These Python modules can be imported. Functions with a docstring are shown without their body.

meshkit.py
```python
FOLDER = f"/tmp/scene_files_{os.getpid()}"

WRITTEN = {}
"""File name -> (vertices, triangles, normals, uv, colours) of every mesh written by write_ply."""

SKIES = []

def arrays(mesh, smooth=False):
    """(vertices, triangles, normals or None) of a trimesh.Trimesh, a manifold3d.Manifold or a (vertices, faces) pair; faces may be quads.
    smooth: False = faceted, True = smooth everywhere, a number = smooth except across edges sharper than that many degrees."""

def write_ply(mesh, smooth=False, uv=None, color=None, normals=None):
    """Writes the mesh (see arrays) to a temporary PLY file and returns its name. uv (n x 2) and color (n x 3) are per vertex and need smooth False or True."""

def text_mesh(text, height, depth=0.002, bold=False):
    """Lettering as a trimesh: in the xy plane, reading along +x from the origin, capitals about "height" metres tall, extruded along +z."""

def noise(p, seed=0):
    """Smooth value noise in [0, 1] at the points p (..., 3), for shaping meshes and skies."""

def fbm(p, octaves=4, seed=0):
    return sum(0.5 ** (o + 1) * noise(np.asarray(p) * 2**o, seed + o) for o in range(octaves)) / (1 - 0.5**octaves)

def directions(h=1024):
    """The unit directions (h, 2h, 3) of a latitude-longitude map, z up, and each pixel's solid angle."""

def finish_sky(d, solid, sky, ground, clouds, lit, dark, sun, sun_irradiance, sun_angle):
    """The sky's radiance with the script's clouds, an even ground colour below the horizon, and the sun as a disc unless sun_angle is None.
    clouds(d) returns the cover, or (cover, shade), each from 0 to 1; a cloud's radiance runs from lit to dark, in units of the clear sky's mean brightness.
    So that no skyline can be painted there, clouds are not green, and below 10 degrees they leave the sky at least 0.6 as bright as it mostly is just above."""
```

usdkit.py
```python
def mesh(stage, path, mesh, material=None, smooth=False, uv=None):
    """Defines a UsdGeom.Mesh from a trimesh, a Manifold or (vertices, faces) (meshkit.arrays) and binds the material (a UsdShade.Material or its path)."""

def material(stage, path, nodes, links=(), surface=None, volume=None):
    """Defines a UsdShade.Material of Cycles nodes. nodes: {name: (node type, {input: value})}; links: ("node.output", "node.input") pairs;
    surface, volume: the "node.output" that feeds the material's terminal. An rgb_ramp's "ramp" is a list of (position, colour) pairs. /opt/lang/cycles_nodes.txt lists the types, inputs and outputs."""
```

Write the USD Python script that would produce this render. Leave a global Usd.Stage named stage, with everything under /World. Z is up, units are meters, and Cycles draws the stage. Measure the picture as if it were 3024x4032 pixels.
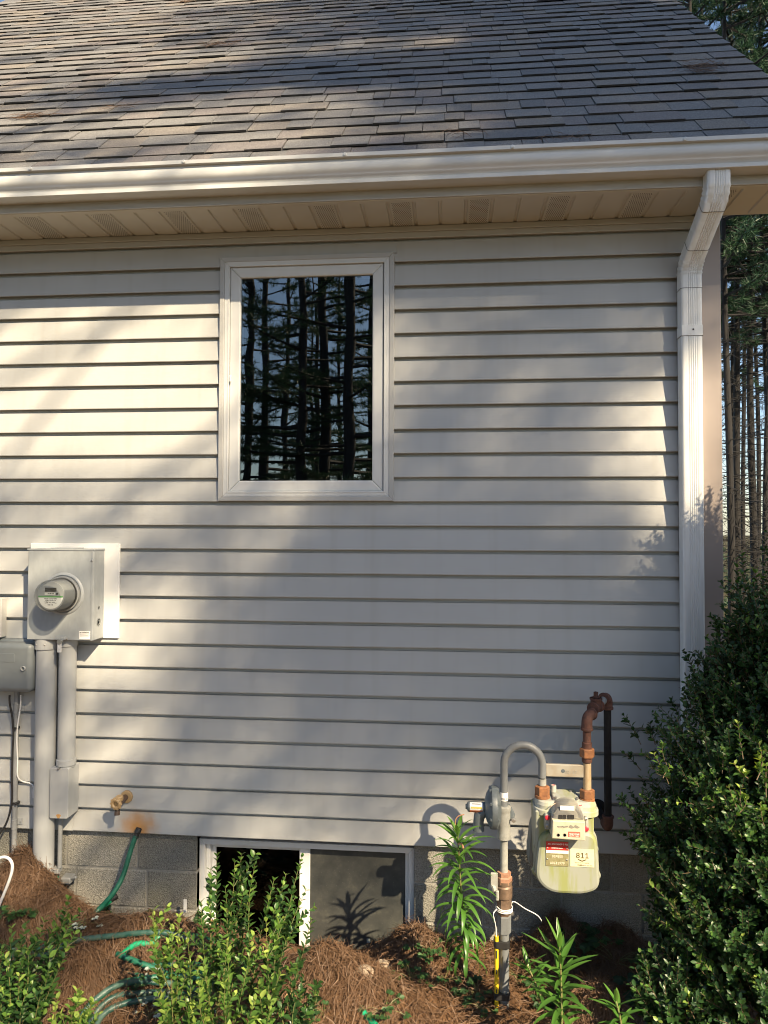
import math, random
import numpy as np, trimesh, usdkit, meshkit
import mapbox_earcut
from shapely.geometry import Polygon
from pxr import Usd, UsdGeom, UsdLux, UsdShade, Gf, Sdf, Vt

stage = Usd.Stage.CreateInMemory()
UsdGeom.SetStageUpAxis(stage, 'Z')
UsdGeom.SetStageMetersPerUnit(stage, 1.0)
stage.SetDefaultPrim(UsdGeom.Xform.Define(stage, '/World').GetPrim())
UsdGeom.Scope.Define(stage, '/World/Looks')
rng = np.random.default_rng(7)
PI = math.pi
CLUMP_KEEP, BLADES = .14, 36

# ------------------------------------------------------------------ camera
# x runs along the wall, y goes into the house (wall at y = 0), z up; the eye is 3.74 m in front of the wall
EYE = np.array([0.0, -3.73881, 2.0]); YAW, PITCH, ROLL, FPX = -0.0915281, 0.0271961, 0.0034788, 2801.38
def basis():
    cy, sy, cp, sp = math.cos(YAW), math.sin(YAW), math.cos(PITCH), math.sin(PITCH)
    f = np.array([sy*cp, cy*cp, sp]); r = np.array([cy, -sy, 0.0]); u = np.cross(r, f)
    return r*math.cos(ROLL)+u*math.sin(ROLL), -r*math.sin(ROLL)+u*math.cos(ROLL), f
CR, CU, CF = basis()
cam = UsdGeom.Camera.Define(stage, '/World/camera')
cam.CreateHorizontalApertureAttr(36.0); cam.CreateVerticalApertureAttr(48.0)
cam.CreateFocalLengthAttr(36.0*FPX/3024); cam.CreateClippingRangeAttr(Gf.Vec2f(0.05, 2000))
cam.AddTransformOp().Set(Gf.Matrix4d(*CR, 0, *CU, 0, *(-CF), 0, *EYE, 1))
EXPOSURE = 1.42
cam.CreateExposureAttr(EXPOSURE)

# ------------------------------------------------------------------ sky and sun
SUN = np.array([0.82, -1.0, 1.03]); SUN = SUN/np.linalg.norm(SUN)
ELEV, ROT = math.asin(SUN[2]), math.atan2(SUN[0], SUN[1])
SKY_STRENGTH, SUN_INTENSITY = 0.075, 1.25
sky_mat = usdkit.material(stage, '/World/Looks/sky_light', {
    's': ('sky_texture', {'sky_type': 'single_scattering', 'sun_disc': False, 'sun_elevation': ELEV, 'sun_rotation': ROT, 'air_density': 1.0, 'aerosol_density': .7, 'ozone_density': 1.0, 'altitude': 100.0}),
    'b': ('background_shader', {'strength': SKY_STRENGTH})}, [('s.color', 'b.color')], surface='b.background')
dome = UsdLux.DomeLight.Define(stage, '/World/sky')
UsdShade.MaterialBindingAPI.Apply(dome.GetPrim()).Bind(sky_mat)
dome.GetPrim().SetCustomDataByKey('kind', 'structure')
sun = UsdLux.DistantLight.Define(stage, '/World/sun')
sun.CreateNormalizeAttr(True); sun.CreateIntensityAttr(SUN_INTENSITY); sun.CreateAngleAttr(0.5); sun.CreateColorAttr(Gf.Vec3f(1.0, 0.80, 0.535))
zx = SUN; xx = np.cross([0, 0, 1], zx); xx /= np.linalg.norm(xx); yx = np.cross(zx, xx)
sun.AddTransformOp().Set(Gf.Matrix4d(*xx, 0, *yx, 0, *zx, 0, 0, 0, 0, 1))

# ------------------------------------------------------------------ helpers
def ray(px, py): return CF+(px-1512)/FPX*CR-(py-2016)/FPX*CU
def at(px, py, Y):
    d = ray(px, py); return EYE+d*((Y-EYE[1])/d[1])
DS = 3024/1659
def ad(px, py, Y): return at(px*DS, py*DS, Y)
counts = {}
def uniq(parent, name):
    k = parent+'/'+name; n = counts.get(k, 0); counts[k] = n+1
    return k if n == 0 else f'{k}_{n:03d}'
def tag(p, label=None, cat=None, group=None, kind=None):
    p = p.GetPrim() if hasattr(p, 'GetPrim') else p
    for k, v in (('label', label), ('category', cat), ('group', group), ('kind', kind)):
        if v: p.SetCustomDataByKey(k, v)
    return p
def path_of(p):
    if p is None: return '/World'
    return str(p.GetPath()) if hasattr(p, 'GetPath') else p
def thing(name, label, cat, loc=(0, 0, 0), group=None, parent=None):
    x = UsdGeom.Xform.Define(stage, uniq(path_of(parent), name))
    if any(loc): x.AddTranslateOp().Set(Gf.Vec3d(*map(float, loc)))
    return tag(x, label, cat, group)
def mesh(name, m, mat, parent=None, smooth=False, tone=None, **t):
    if isinstance(m, MB): m = m.get()
    p = usdkit.mesh(stage, uniq(path_of(parent), name), m, mat, smooth=smooth)
    if tone is not None:
        UsdGeom.PrimvarsAPI(p).CreatePrimvar('tone', Sdf.ValueTypeNames.FloatArray, 'vertex').Set(Vt.FloatArray.FromNumpy(np.asarray(tone, np.float32)))
    if t: tag(p, **t)
    return p.GetPrim()
def dup(src, loc, rotz=0, scale=1.0, label=None, cat=None, group=None):
    was = src.GetCustomData()
    x = UsdGeom.Xform.Define(stage, uniq('/World', src.GetName().rstrip('0123456789').rstrip('_')))
    x.AddTranslateOp().Set(Gf.Vec3d(*map(float, loc))); x.AddRotateZOp().Set(math.degrees(rotz)); x.AddScaleOp().Set(Gf.Vec3f(scale, scale, scale))
    p = tag(x, label or was['label'], cat or was['category'], group or was.get('group'))
    p.GetReferences().AddInternalReference(src.GetPath()); p.SetInstanceable(True)
    return p

def earcut(poly):
    v, f = trimesh.creation.triangulate_polygon(poly, engine='earcut'); return v, f
class MB:
    def __init__(s): s.v, s.f, s.n = [], [], 0
    def add(s, v, f):
        v = np.asarray(v, float); f = np.asarray(f, int)
        if f.shape[1] == 4: f = np.vstack([f[:, [0, 1, 2]], f[:, [0, 2, 3]]])
        s.v.append(v); s.f.append(f+s.n); s.n += len(v); return s
    def tm(s, m): return s.add(m.vertices, m.faces)
    def get(s): return trimesh.Trimesh(np.vstack(s.v), np.vstack(s.f), process=False)
    def box(s, lo, hi, ch=0.0):
        lo, hi = np.minimum(lo, hi).astype(float), np.maximum(lo, hi).astype(float)
        if ch <= 0:
            m = trimesh.creation.box(bounds=[lo, hi]); return s.tm(m)
        pts = []
        for sx in (0, 1):
            for sy in (0, 1):
                for sz in (0, 1):
                    c = [(lo, hi)[k][i] for i, k in enumerate((sx, sy, sz))]; d = [(1, -1)[k]*ch for k in (sx, sy, sz)]
                    for i in range(3):
                        q = np.array(c)+np.array(d); q[i] = c[i]; pts.append(q)
        return s.tm(trimesh.convex.convex_hull(np.array(pts)))
    def tube(s, pts, r, n=10, cap=True):
        v, f = tube(pts, r, n, cap); return s.add(v, f)
    def lathe(s, prof, origin, axis, n=16):
        v, f = lathe(prof, origin, axis, n); return s.add(v, f)
    def prismy(s, poly, yb, yf, bev=0.0):      # outline in xz, from y = yb (back) to y = yf (front, smaller), bevelled front edge
        p = np.asarray(poly, float)
        if Polygon(p).exterior.is_ccw is False: p = p[::-1]
        N = len(p); e = np.roll(p, -1, 0)-p; e /= np.maximum(np.linalg.norm(e, axis=1, keepdims=True), 1e-9)
        nn = np.stack([-e[:, 1], e[:, 0]], 1); b = nn+np.roll(nn, 1, 0); b /= np.maximum((b*nn).sum(1, keepdims=True), .35)
        loops = [(yb, 0), (yf, 0)] if bev <= 0 else [(yb, 0), (yf+bev, 0), (yf+bev*.3, bev*.3), (yf, bev)]
        V = []
        for y, i in loops:
            q = p+b*i; V.append(np.stack([q[:, 0], np.full(N, y), q[:, 1]], 1))
        V = np.vstack(V); F = []
        for k in range(len(loops)-1):
            a = np.arange(N)+k*N; c = np.roll(np.arange(N), -1)+k*N
            F.append(np.stack([a, c, c+N, a+N], 1))
        F = np.vstack(F); s.add(V, F)
        q = p+b*loops[-1][1]
        tf = mapbox_earcut.triangulate_float64(q, np.array([N], np.uint32)).reshape(-1, 3).astype(int)
        s.add(V[-N:], tf); s.add(V[:N], tf[:, ::-1]); return s
    def text(s, txt, h, x, y, z, depth=.0006, bold=False, center=False):
        m = meshkit.text_mesh(txt, h, depth, bold); v = np.array(m.vertices)
        if center: v[:, 0] -= v[:, 0].max()/2
        return s.add(np.stack([x+v[:, 0], y-v[:, 2], z+v[:, 1]], 1), np.array(m.faces))
def frames(pts):
    p = np.asarray(pts, float); t = np.gradient(p, axis=0); t /= np.maximum(np.linalg.norm(t, axis=1, keepdims=True), 1e-9)
    ref = np.array([0, 0, 1.0]) if abs(t[0][2]) < .9 else np.array([1.0, 0, 0])
    u = np.cross(t[0], ref); u /= np.linalg.norm(u); U = [u]
    for i in range(1, len(p)):
        u = u-t[i]*np.dot(u, t[i]); u /= max(np.linalg.norm(u), 1e-9); U.append(u)
    U = np.array(U); return p, t, U, np.cross(t, U)
def tube(pts, r, n=10, cap=True):
    p, t, U, W = frames(pts); r = np.broadcast_to(np.asarray(r, float), (len(p),))
    a = np.arange(n)*2*PI/n
    V = (p[:, None]+r[:, None, None]*(np.cos(a)[None, :, None]*U[:, None]+np.sin(a)[None, :, None]*W[:, None])).reshape(-1, 3)
    i = np.arange(len(p)-1)[:, None]*n; j = np.arange(n)[None]; k = (j+1) % n
    F = np.stack([i+j, i+k, i+k+n, i+j+n], -1).reshape(-1, 4); F = np.vstack([F[:, [0, 1, 2]], F[:, [0, 2, 3]]])
    if cap:
        V = np.vstack([V, p[:1], p[-1:]]); m = len(V); jj = np.arange(n); kk = (jj+1) % n; L = (len(p)-1)*n
        F = np.vstack([F, np.stack([kk, jj, np.full(n, m-2)], 1), np.stack([L+jj, L+kk, np.full(n, m-1)], 1)])
    return V, F
def lathe(prof, origin, axis, n=16):
    o = np.asarray(origin, float); a = np.asarray(axis, float); a /= np.linalg.norm(a)
    prof = np.asarray(prof, float); ref = np.array([0, 0, 1.0]) if abs(a[2]) < .9 else np.array([1.0, 0, 0])
    u = np.cross(a, ref); u /= np.linalg.norm(u); w = np.cross(a, u)
    th = np.arange(n)*2*PI/n+(PI/n if n == 6 else 0)
    V = (o+prof[:, None, 1:2]*a+prof[:, None, 0:1]*(np.cos(th)[None, :, None]*u+np.sin(th)[None, :, None]*w)).reshape(-1, 3)
    i = np.arange(len(prof)-1)[:, None]*n; j = np.arange(n)[None]; k = (j+1) % n
    F = np.stack([i+j, i+k, i+k+n, i+j+n], -1).reshape(-1, 4); F = np.vstack([F[:, [0, 1, 2]], F[:, [0, 2, 3]]])
    m = len(V); V = np.vstack([V, o+prof[0, 1]*a, o+prof[-1, 1]*a]); jj = np.arange(n); kk = (jj+1) % n; L = (len(prof)-1)*n
    return V, np.vstack([F, np.stack([kk, jj, np.full(n, m)], 1), np.stack([L+jj, L+kk, np.full(n, m+1)], 1)])
def spline(pts, n=40):
    p = np.asarray(pts, float)
    from scipy.interpolate import CubicSpline
    d = np.r_[0, np.cumsum(np.linalg.norm(np.diff(p, axis=0), axis=1))]
    return CubicSpline(d, p)(np.linspace(0, d[-1], n))

# ------------------------------------------------------------------ materials
MATS = {}
def mat(name, color, rough=.5, var=.0, scale=20., metallic=0., bump=0., bscale=200., bdist=.002, color2=None, spec=.5, stretch=None, **kw):
    n = {'p': ('principled_bsdf', dict(roughness=rough, metallic=metallic, base_color=color, specular_ior_level=spec, **kw))}; L = []
    if var or color2 or bump:
        n['g'] = ('geometry', {})
        src = 'g.position'
        if stretch:
            n['mp'] = ('mapping', {'scale': stretch}); L.append(('g.position', 'mp.vector')); src = 'mp.vector'
    if var or color2:
        n['n'] = ('noise_texture', {'scale': scale, 'detail': 5.0, 'roughness': .6}); L.append((src, 'n.vector'))
        c = np.array(color); c2 = np.array(color2) if color2 is not None else c*(1-var)
        c1 = c if color2 is not None else np.minimum(c*(1+var), 1)
        n['r'] = ('rgb_ramp', {'ramp': [(.3, tuple(c2)), (.7, tuple(c1))]}); L += [('n.fac', 'r.fac'), ('r.color', 'p.base_color')]
    if bump:
        n['bn'] = ('noise_texture', {'scale': bscale, 'detail': 3.0}); n['b'] = ('bump', {'strength': bump, 'distance': bdist})
        L += [(src, 'bn.vector'), ('bn.fac', 'b.height'), ('b.normal', 'p.normal')]
    MATS[name] = usdkit.material(stage, '/World/Looks/'+name, n, L, surface='p.BSDF'); return MATS[name]
SIDING = (.408, .418, .412)
def siding_mat():
    n = {'g': ('geometry', {}), 'mp': ('mapping', {'scale': (3., 1., 160.)}), 'bn': ('noise_texture', {'scale': 2.2, 'detail': 4.0, 'roughness': .65}),
         'b': ('bump', {'strength': .22, 'distance': .0012}), 'p': ('principled_bsdf', {'roughness': .42, 'specular_ior_level': .45}),
         'cn': ('noise_texture', {'scale': 1.7, 'detail': 4.0}), 'cr': ('rgb_ramp', {'ramp': [(.3, tuple(np.array(SIDING)*.93)), (.7, tuple(np.array(SIDING)*1.04))]}),
         # dirt streaks that run down the wall
         'mp2': ('mapping', {'scale': (14., 1., .9)}), 'dn': ('noise_texture', {'scale': 1.0, 'detail': 3.0}), 'dr': ('map_range', {'clamp': True, 'from_min': .52, 'from_max': .78, 'to_min': 0., 'to_max': .16}),
         'dm': ('mix', {'color2': (.25, .22, .17)}),
         # rust stain below the tap
         'sb': ('vector_math', {'math_type': 'subtract', 'vector2': tuple(STAIN)}), 'sm': ('vector_math', {'math_type': 'multiply', 'vector2': (1., 0., 1.35)}),
         'sl': ('vector_math', {'math_type': 'length'}), 'sn': ('noise_texture', {'scale': 22., 'detail': 4.0}), 'sa': ('math', {'math_type': 'multiply_add', 'value2': -.09}),
         'sr': ('map_range', {'clamp': True, 'range_type': 'smoothstep', 'from_min': .105, 'from_max': -.03, 'to_min': 0., 'to_max': .9}), 'smx': ('mix', {'color2': (.42, .20, .045)})}
    L = [('g.position', 'mp.vector'), ('mp.vector', 'bn.vector'), ('bn.fac', 'b.height'), ('b.normal', 'p.normal'), ('g.position', 'cn.vector'), ('cn.fac', 'cr.fac'),
         ('g.position', 'mp2.vector'), ('mp2.vector', 'dn.vector'), ('dn.fac', 'dr.value'), ('dr.result', 'dm.fac'), ('cr.color', 'dm.color1'),
         ('g.position', 'sb.vector1'), ('sb.vector', 'sm.vector1'), ('sm.vector', 'sl.vector1'), ('g.position', 'sn.vector'), ('sn.fac', 'sa.value1'), ('sl.value', 'sa.value3'), ('sa.value', 'sr.value'),
         ('sr.result', 'smx.fac'), ('dm.color', 'smx.color1'), ('smx.color', 'p.base_color')]
    return usdkit.material(stage, '/World/Looks/vinyl_siding', n, L, surface='p.BSDF')
STAIN = at(545, 3255, -.015)
M = {}
M['siding'] = siding_mat()
M['trim'] = mat('beige_trim', (.40, .405, .395), .42, var=.04, scale=3)
M['taupe'] = mat('taupe_corner', (.31, .265, .24), .45, var=.05, scale=4)
M['soffit'] = mat('soffit_vinyl', (.52, .51, .46), .4, var=.05, scale=3)
M['hole'] = mat('vent_hole', (.03, .03, .03), .9)
M['gutter'] = mat('gutter_paint', (.54, .56, .565), .32, var=.05, scale=5, bump=.05, bscale=30)
M['fascia'] = mat('fascia_paint', (.38, .38, .36), .45, var=.15, scale=6, stretch=(.4, 1, 5))
M['down'] = mat('downspout_paint', (.70, .725, .73), .3, color2=(.60, .615, .61), scale=9, stretch=(3, 3, .6))
M['seam'] = mat('dark_seam', (.05, .045, .04), .8)
M['white'] = mat('white_vinyl', (.70, .71, .70), .35, var=.03, scale=6)
M['sash'] = mat('sash_paint', (.58, .595, .59), .35, var=.03, scale=4)
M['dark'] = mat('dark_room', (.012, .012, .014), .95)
M['mortar'] = mat('mortar_joint', (.26, .255, .235), .95, var=.15, scale=30, bump=.3, bscale=300)
def block_mat(nm, c):
    n = {'g': ('geometry', {}), 'n': ('noise_texture', {'scale': 140., 'detail': 4.0, 'roughness': .7}), 'r': ('rgb_ramp', {'ramp': [(.30, tuple(np.array(c)*.45)), (.5, c), (.75, tuple(np.array(c)*1.35))]}),
         'n2': ('noise_texture', {'scale': 3.0, 'detail': 4.0}), 'r2': ('map_range', {'clamp': True, 'from_min': .5, 'from_max': .75, 'to_min': 0., 'to_max': .55}), 'mx': ('mix', {'color2': (.12, .125, .075)}),
         'v': ('voronoi_texture', {'scale': 160.}), 'b': ('bump', {'strength': .8, 'distance': .004}), 'p': ('principled_bsdf', {'roughness': .95, 'specular_ior_level': .2})}
    L = [('g.position', 'n.vector'), ('n.fac', 'r.fac'), ('g.position', 'n2.vector'), ('n2.fac', 'r2.value'), ('r2.result', 'mx.fac'), ('r.color', 'mx.color1'), ('mx.color', 'p.base_color'),
         ('g.position', 'v.vector'), ('v.distance', 'b.height'), ('b.normal', 'p.normal')]
    return usdkit.material(stage, '/World/Looks/'+nm, n, L, surface='p.BSDF')
M['block'] = [block_mat('concrete_block_'+s, c) for s, c in (('light', (.30, .29, .255)), ('mid', (.25, .245, .22)), ('dark', (.21, .205, .18)))]
def shingle_mat(nm, c):
    c = np.array(c)
    n = {'g': ('geometry', {}), 'w': ('white_noise_texture', {}), 'q': ('vector_math', {'math_type': 'multiply', 'vector2': (420., 420., 420.)}), 'fl': ('vector_math', {'math_type': 'floor'}),
         'n': ('noise_texture', {'scale': 150., 'detail': 5.0, 'roughness': .85}), 'r': ('rgb_ramp', {'ramp': [(.28, tuple(c*.35)), (.5, tuple(c)), (.72, tuple(c*2.0))]}),
         'ri': ('map_range', {'from_min': 0., 'from_max': 1., 'to_min': .86, 'to_max': 1.15}), 'mx': ('vector_math', {'math_type': 'scale'}),
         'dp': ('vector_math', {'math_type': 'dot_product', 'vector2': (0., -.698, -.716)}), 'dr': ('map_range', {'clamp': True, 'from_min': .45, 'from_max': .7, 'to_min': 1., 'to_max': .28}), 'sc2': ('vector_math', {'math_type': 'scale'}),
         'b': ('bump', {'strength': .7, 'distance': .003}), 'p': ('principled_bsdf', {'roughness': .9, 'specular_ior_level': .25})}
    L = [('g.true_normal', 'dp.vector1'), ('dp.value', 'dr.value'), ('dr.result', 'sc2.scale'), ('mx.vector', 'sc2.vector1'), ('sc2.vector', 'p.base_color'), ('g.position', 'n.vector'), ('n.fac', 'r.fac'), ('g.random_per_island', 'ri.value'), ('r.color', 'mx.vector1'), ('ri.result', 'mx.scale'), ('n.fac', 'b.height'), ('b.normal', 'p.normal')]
    for k in ('w', 'q', 'fl'): n.pop(k)
    return usdkit.material(stage, '/World/Looks/'+nm, n, L, surface='p.BSDF')
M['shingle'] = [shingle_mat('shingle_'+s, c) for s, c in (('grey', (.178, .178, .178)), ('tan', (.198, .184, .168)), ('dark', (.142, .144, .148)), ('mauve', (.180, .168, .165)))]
M['pane'] = usdkit.material(stage, '/World/Looks/window_glass', {
    'f': ('fresnel', {'IOR': 1.52}), 'a': ('math', {'math_type': 'multiply_add', 'value2': 1.6, 'value3': .085, 'use_clamp': True}), 'g': ('glossy_bsdf', {'roughness': .0, 'color': (.95, 1., 1.)}), 't': ('transparent_bsdf', {'color': (.5, .52, .52)}),
    'ge': ('geometry', {}), 'n': ('noise_texture', {'scale': 3.0, 'detail': 1.0}), 'b': ('bump', {'strength': .22, 'distance': .004}),
    'm': ('mix_closure', {})}, [('f.fac', 'a.value1'), ('a.value', 'm.fac'), ('t.BSDF', 'm.closure1'), ('g.BSDF', 'm.closure2'), ('ge.position', 'n.vector'), ('n.fac', 'b.height'), ('b.normal', 'g.normal')], surface='m.closure')
# ------------------------------------------------------------------ the house
house = thing('house', 'single storey house with beige vinyl siding, grey shingle roof and block foundation', 'house')
ZC = [3.4257-.127*k for k in range(25)]           # lower edges of the siding courses
XL, XR, SOF = -4.6, 1.372, 3.613
WX0, WX1, WZ0, WZ1 = -1.234, -.290, 2.159, 3.475  # upper window, outer edge of its casing
BX0, BX1, BZ0, BZ1 = -1.346, -.181, -.36, .333    # basement window opening
m = MB()
for x0, x1, z0, z1 in ((XL, WX0+.02, .37, 4.1), (WX1-.02, XR-.012, .37, 4.1), (WX0+.02, WX1-.02, .37, WZ0+.02), (WX0+.02, WX1-.02, WZ1-.02, 4.1)):
    m.box((x0, .0125, z0), (x1, .12, z1))
m.box((XL, 7.0, -.5), (XR-.012, 7.12, 4.1)); m.box((XL, .12, -.5), (XL+.12, 7.0, 4.1)); m.box((XR-.132, .12, -.5), (XR-.012, 7.0, 4.1))
wall = mesh('wall', m, M['trim'], house)
def plank(x0, x1, zb, zt, seed=0):
    prof = [(.012, zb+.009), (-.0185, zb+.009), (-.0190, zb), (-.0218, zb+.0008), (-.0228, zb+.004), (-.0222, zb+.008), (-.0092, zt-.0180), (.0070, zt-.0160), (.0080, zt+.0085), (.0120, zt+.0085)]
    n = max(2, int((x1-x0)/.12)); xs = np.linspace(x0, x1, n); r = np.random.default_rng(seed+101)
    ph, ph2 = r.uniform(0, 6, 2)
    V = []
    for x in xs:
        w = .0009*math.sin(x*2.1+ph)+.0006*math.sin(x*5.3+ph2)
        V += [(x, y+w*(i in (1, 2, 3, 4, 5)), z+.6*w*(i < 6)) for i, (y, z) in enumerate(prof)]
    P = len(prof); V = np.array(V); F = []
    for i in range(n-1):
        for j in range(P):
            k = (j+1) % P; F.append((i*P+j, (i+1)*P+j, (i+1)*P+k, i*P+k))
    b = MB().add(V, F)
    ef = [(1, 2, 3), (1, 3, 4), (1, 4, 5), (1, 5, 6), (1, 6, 0), (0, 6, 7), (0, 7, 8), (0, 8, 9)]; b.add(V[:P], ef); b.add(V[-P:], [q[::-1] for q in ef])
    return b
tops = [3.556]+ZC[:-1]
XE = 1.255
for k in range(25):
    zb, zt = ZC[k], tops[k]
    if zt > WZ0+.01 and zb < WZ1:
        segs = [(XL, WX0+.004), (WX1-.004, XE)]
    elif k == 24: segs = [(XL, at(290, 3290, -.01)[0]), (at(290, 3290, -.01)[0]+.001, XE)]
    else: segs = [(XL, XE)]
    for i, (x0, x1) in enumerate(segs):
        mesh('siding_plank', plank(x0, x1, zb+(.0012*i if k == 24 else 0), zt, k*3+i), M['siding'], wall, smooth=20)
b = plank(WX0-.01, WX1+.01, WZ1-.004, 3.556, 99); mesh('siding_plank', b, M['siding'], wall, smooth=20)
m = MB().box((XL, -.030, 3.583), (XE, .0, SOF), .002).box((XL, -.0225, 3.552), (XE, .0, 3.583), .002)
mesh('frieze_trim', m, M['trim'], house)
m = MB().box((1.253, -.034, .372), (XR-.006, -.001, 3.612), .003).box((XR-.014, -.001, .372), (XR-.006, .09, 3.612), .003)
mesh('corner_post', m, M['taupe'], house)
m = MB()
for z in np.arange(.38, 4.0, .127): m.box((XR-.012, .09, z), (XR-.004, 7.0, z+.1262))
mesh('gable_siding', m, M['trim'], house)
# foundation: mortar bed with a block for every block
FY = .02
m = MB()
for x0, x1, z0, z1 in ((XL, BX0, -.6, .376), (BX1, XR-.02, -.6, .376), (BX0, BX1, -.6, BZ0)): m.box((x0, FY+.006, z0), (x1, FY+.2, z1))
m.box((XR-.2, FY+.2, -.6), (XR-.02, 7.0, .376))
found = mesh('foundation', m, M['mortar'], house)
JL, JL2, JR, JR2 = at(540, 3400, FY)[0], at(577, 3550, FY)[0], at(2408, 3400, FY)[0], at(2211, 3600, FY)[0]
rows = [(.174, .374), (-.028, .164), (-.228, -.038), (-.428, -.238)]
for r, (z0, z1) in enumerate(rows):
    a, c = ((JL, JR), (JL2, JR2))[r % 2]
    edges = [BX0]+[a-.4*i for i in range(9)]
    edges2 = [BX1]+([c-.4*i for i in (2, 1) if c-.4*i > BX1+.05])+[c, c+.4, c+.8]
    for es in (edges[::-1], edges2):
        for x0, x1 in zip(es[:-1], es[1:]):
            x1 = min(x1, XR-.018)
            if x1-x0 < .05: continue
            g = .005; d = rng.uniform(-.0015, .0015)
            lo = x0+(0 if x0 == BX1 else g); hi = x1-(0 if x1 == BX0 else g)
            mesh('concrete_block', MB().box((lo, FY+d, z0), (hi, FY+.19, z1), .004), M['block'][rng.integers(3)], found)
# basement window
def ring(m, x0, x1, z0, z1, w, yb, yf, bev=.003, ws=None):
    l, r, t, b_ = ws or (w, w, w, w)
    for q in ([(x0, z0), (x0+l, z0+b_), (x0+l, z1-t), (x0, z1)], [(x1, z1), (x1-r, z1-t), (x1-r, z0+b_), (x1, z0)],
              [(x0, z1), (x0+l, z1-t), (x1-r, z1-t), (x1, z1)], [(x1, z0), (x1-r, z0+b_), (x0+l, z0+b_), (x0, z0)]):
        m.prismy(q, yb, yf, bev)
    return m
m = ring(MB(), BX0, BX1, BZ0, BZ1, .03, .17, .055, .003); ring(m, BX0+.03, BX1-.03, BZ0+.03, BZ1-.022, .02, .17, .085, .003)
bw = mesh('basement_window', m, M['white'], house)
xm = at(658*DS, 1900*DS, .085)[0]
IX0, IX1, IZ0, IZ1 = BX0+.052, BX1-.052, BZ0+.05, BZ1-.044
mesh('sliding_sash', ring(MB(), IX0, xm+.012, IZ0, IZ1, .022, .135, .112, .002), M['white'], bw)
mesh('mid_stile', MB().box((xm-.030, .088, IZ0), (xm+.028, .105, IZ1), .003), M['white'], bw)
MATS['q'] = usdkit.material(stage, '/World/Looks/basement_glass', {'f': ('fresnel', {'IOR': 1.45}), 'g': ('glossy_bsdf', {'roughness': .05, 'color': (.8, .85, .85)}), 't': ('transparent_bsdf', {'color': (.4, .42, .42)}), 'm': ('mix_closure', {})}, [('f.fac', 'm.fac'), ('t.BSDF', 'm.closure1'), ('g.BSDF', 'm.closure2')], surface='m.closure')
mesh('pane', MB().box((IX0+.02, .121, IZ0+.02), (xm-.008, .125, IZ1-.02)), MATS['q'], bw)
M['dusty'] = usdkit.material(stage, '/World/Looks/dusty_screen', {
    'g': ('geometry', {}), 'n': ('noise_texture', {'scale': 9., 'detail': 6., 'roughness': .7}), 'r': ('rgb_ramp', {'ramp': [(.3, (.032, .036, .036)), (.55, (.058, .061, .057)), (.8, (.12, .12, .095))]}),
    'v': ('voronoi_texture', {'scale': 60.}), 'vr': ('map_range', {'clamp': True, 'from_min': .0, 'from_max': .09, 'to_min': .5, 'to_max': 0.}), 'mx': ('mix', {'color2': (.4, .4, .37)}),
    'p': ('principled_bsdf', {'roughness': .55})}, [('g.position', 'n.vector'), ('n.fac', 'r.fac'), ('g.position', 'v.vector'), ('v.distance', 'vr.value'), ('vr.result', 'mx.fac'), ('r.color', 'mx.color1'), ('mx.color', 'p.base_color')], surface='p.BSDF')
mesh('insect_screen', MB().box((xm+.028, .096, IZ0), (IX1, .098, IZ1)), M['dusty'], bw, label='dusty dark insect screen of the right half')
q = at(1200+320/1.276, 3200+643/1.276, .095)
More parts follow.
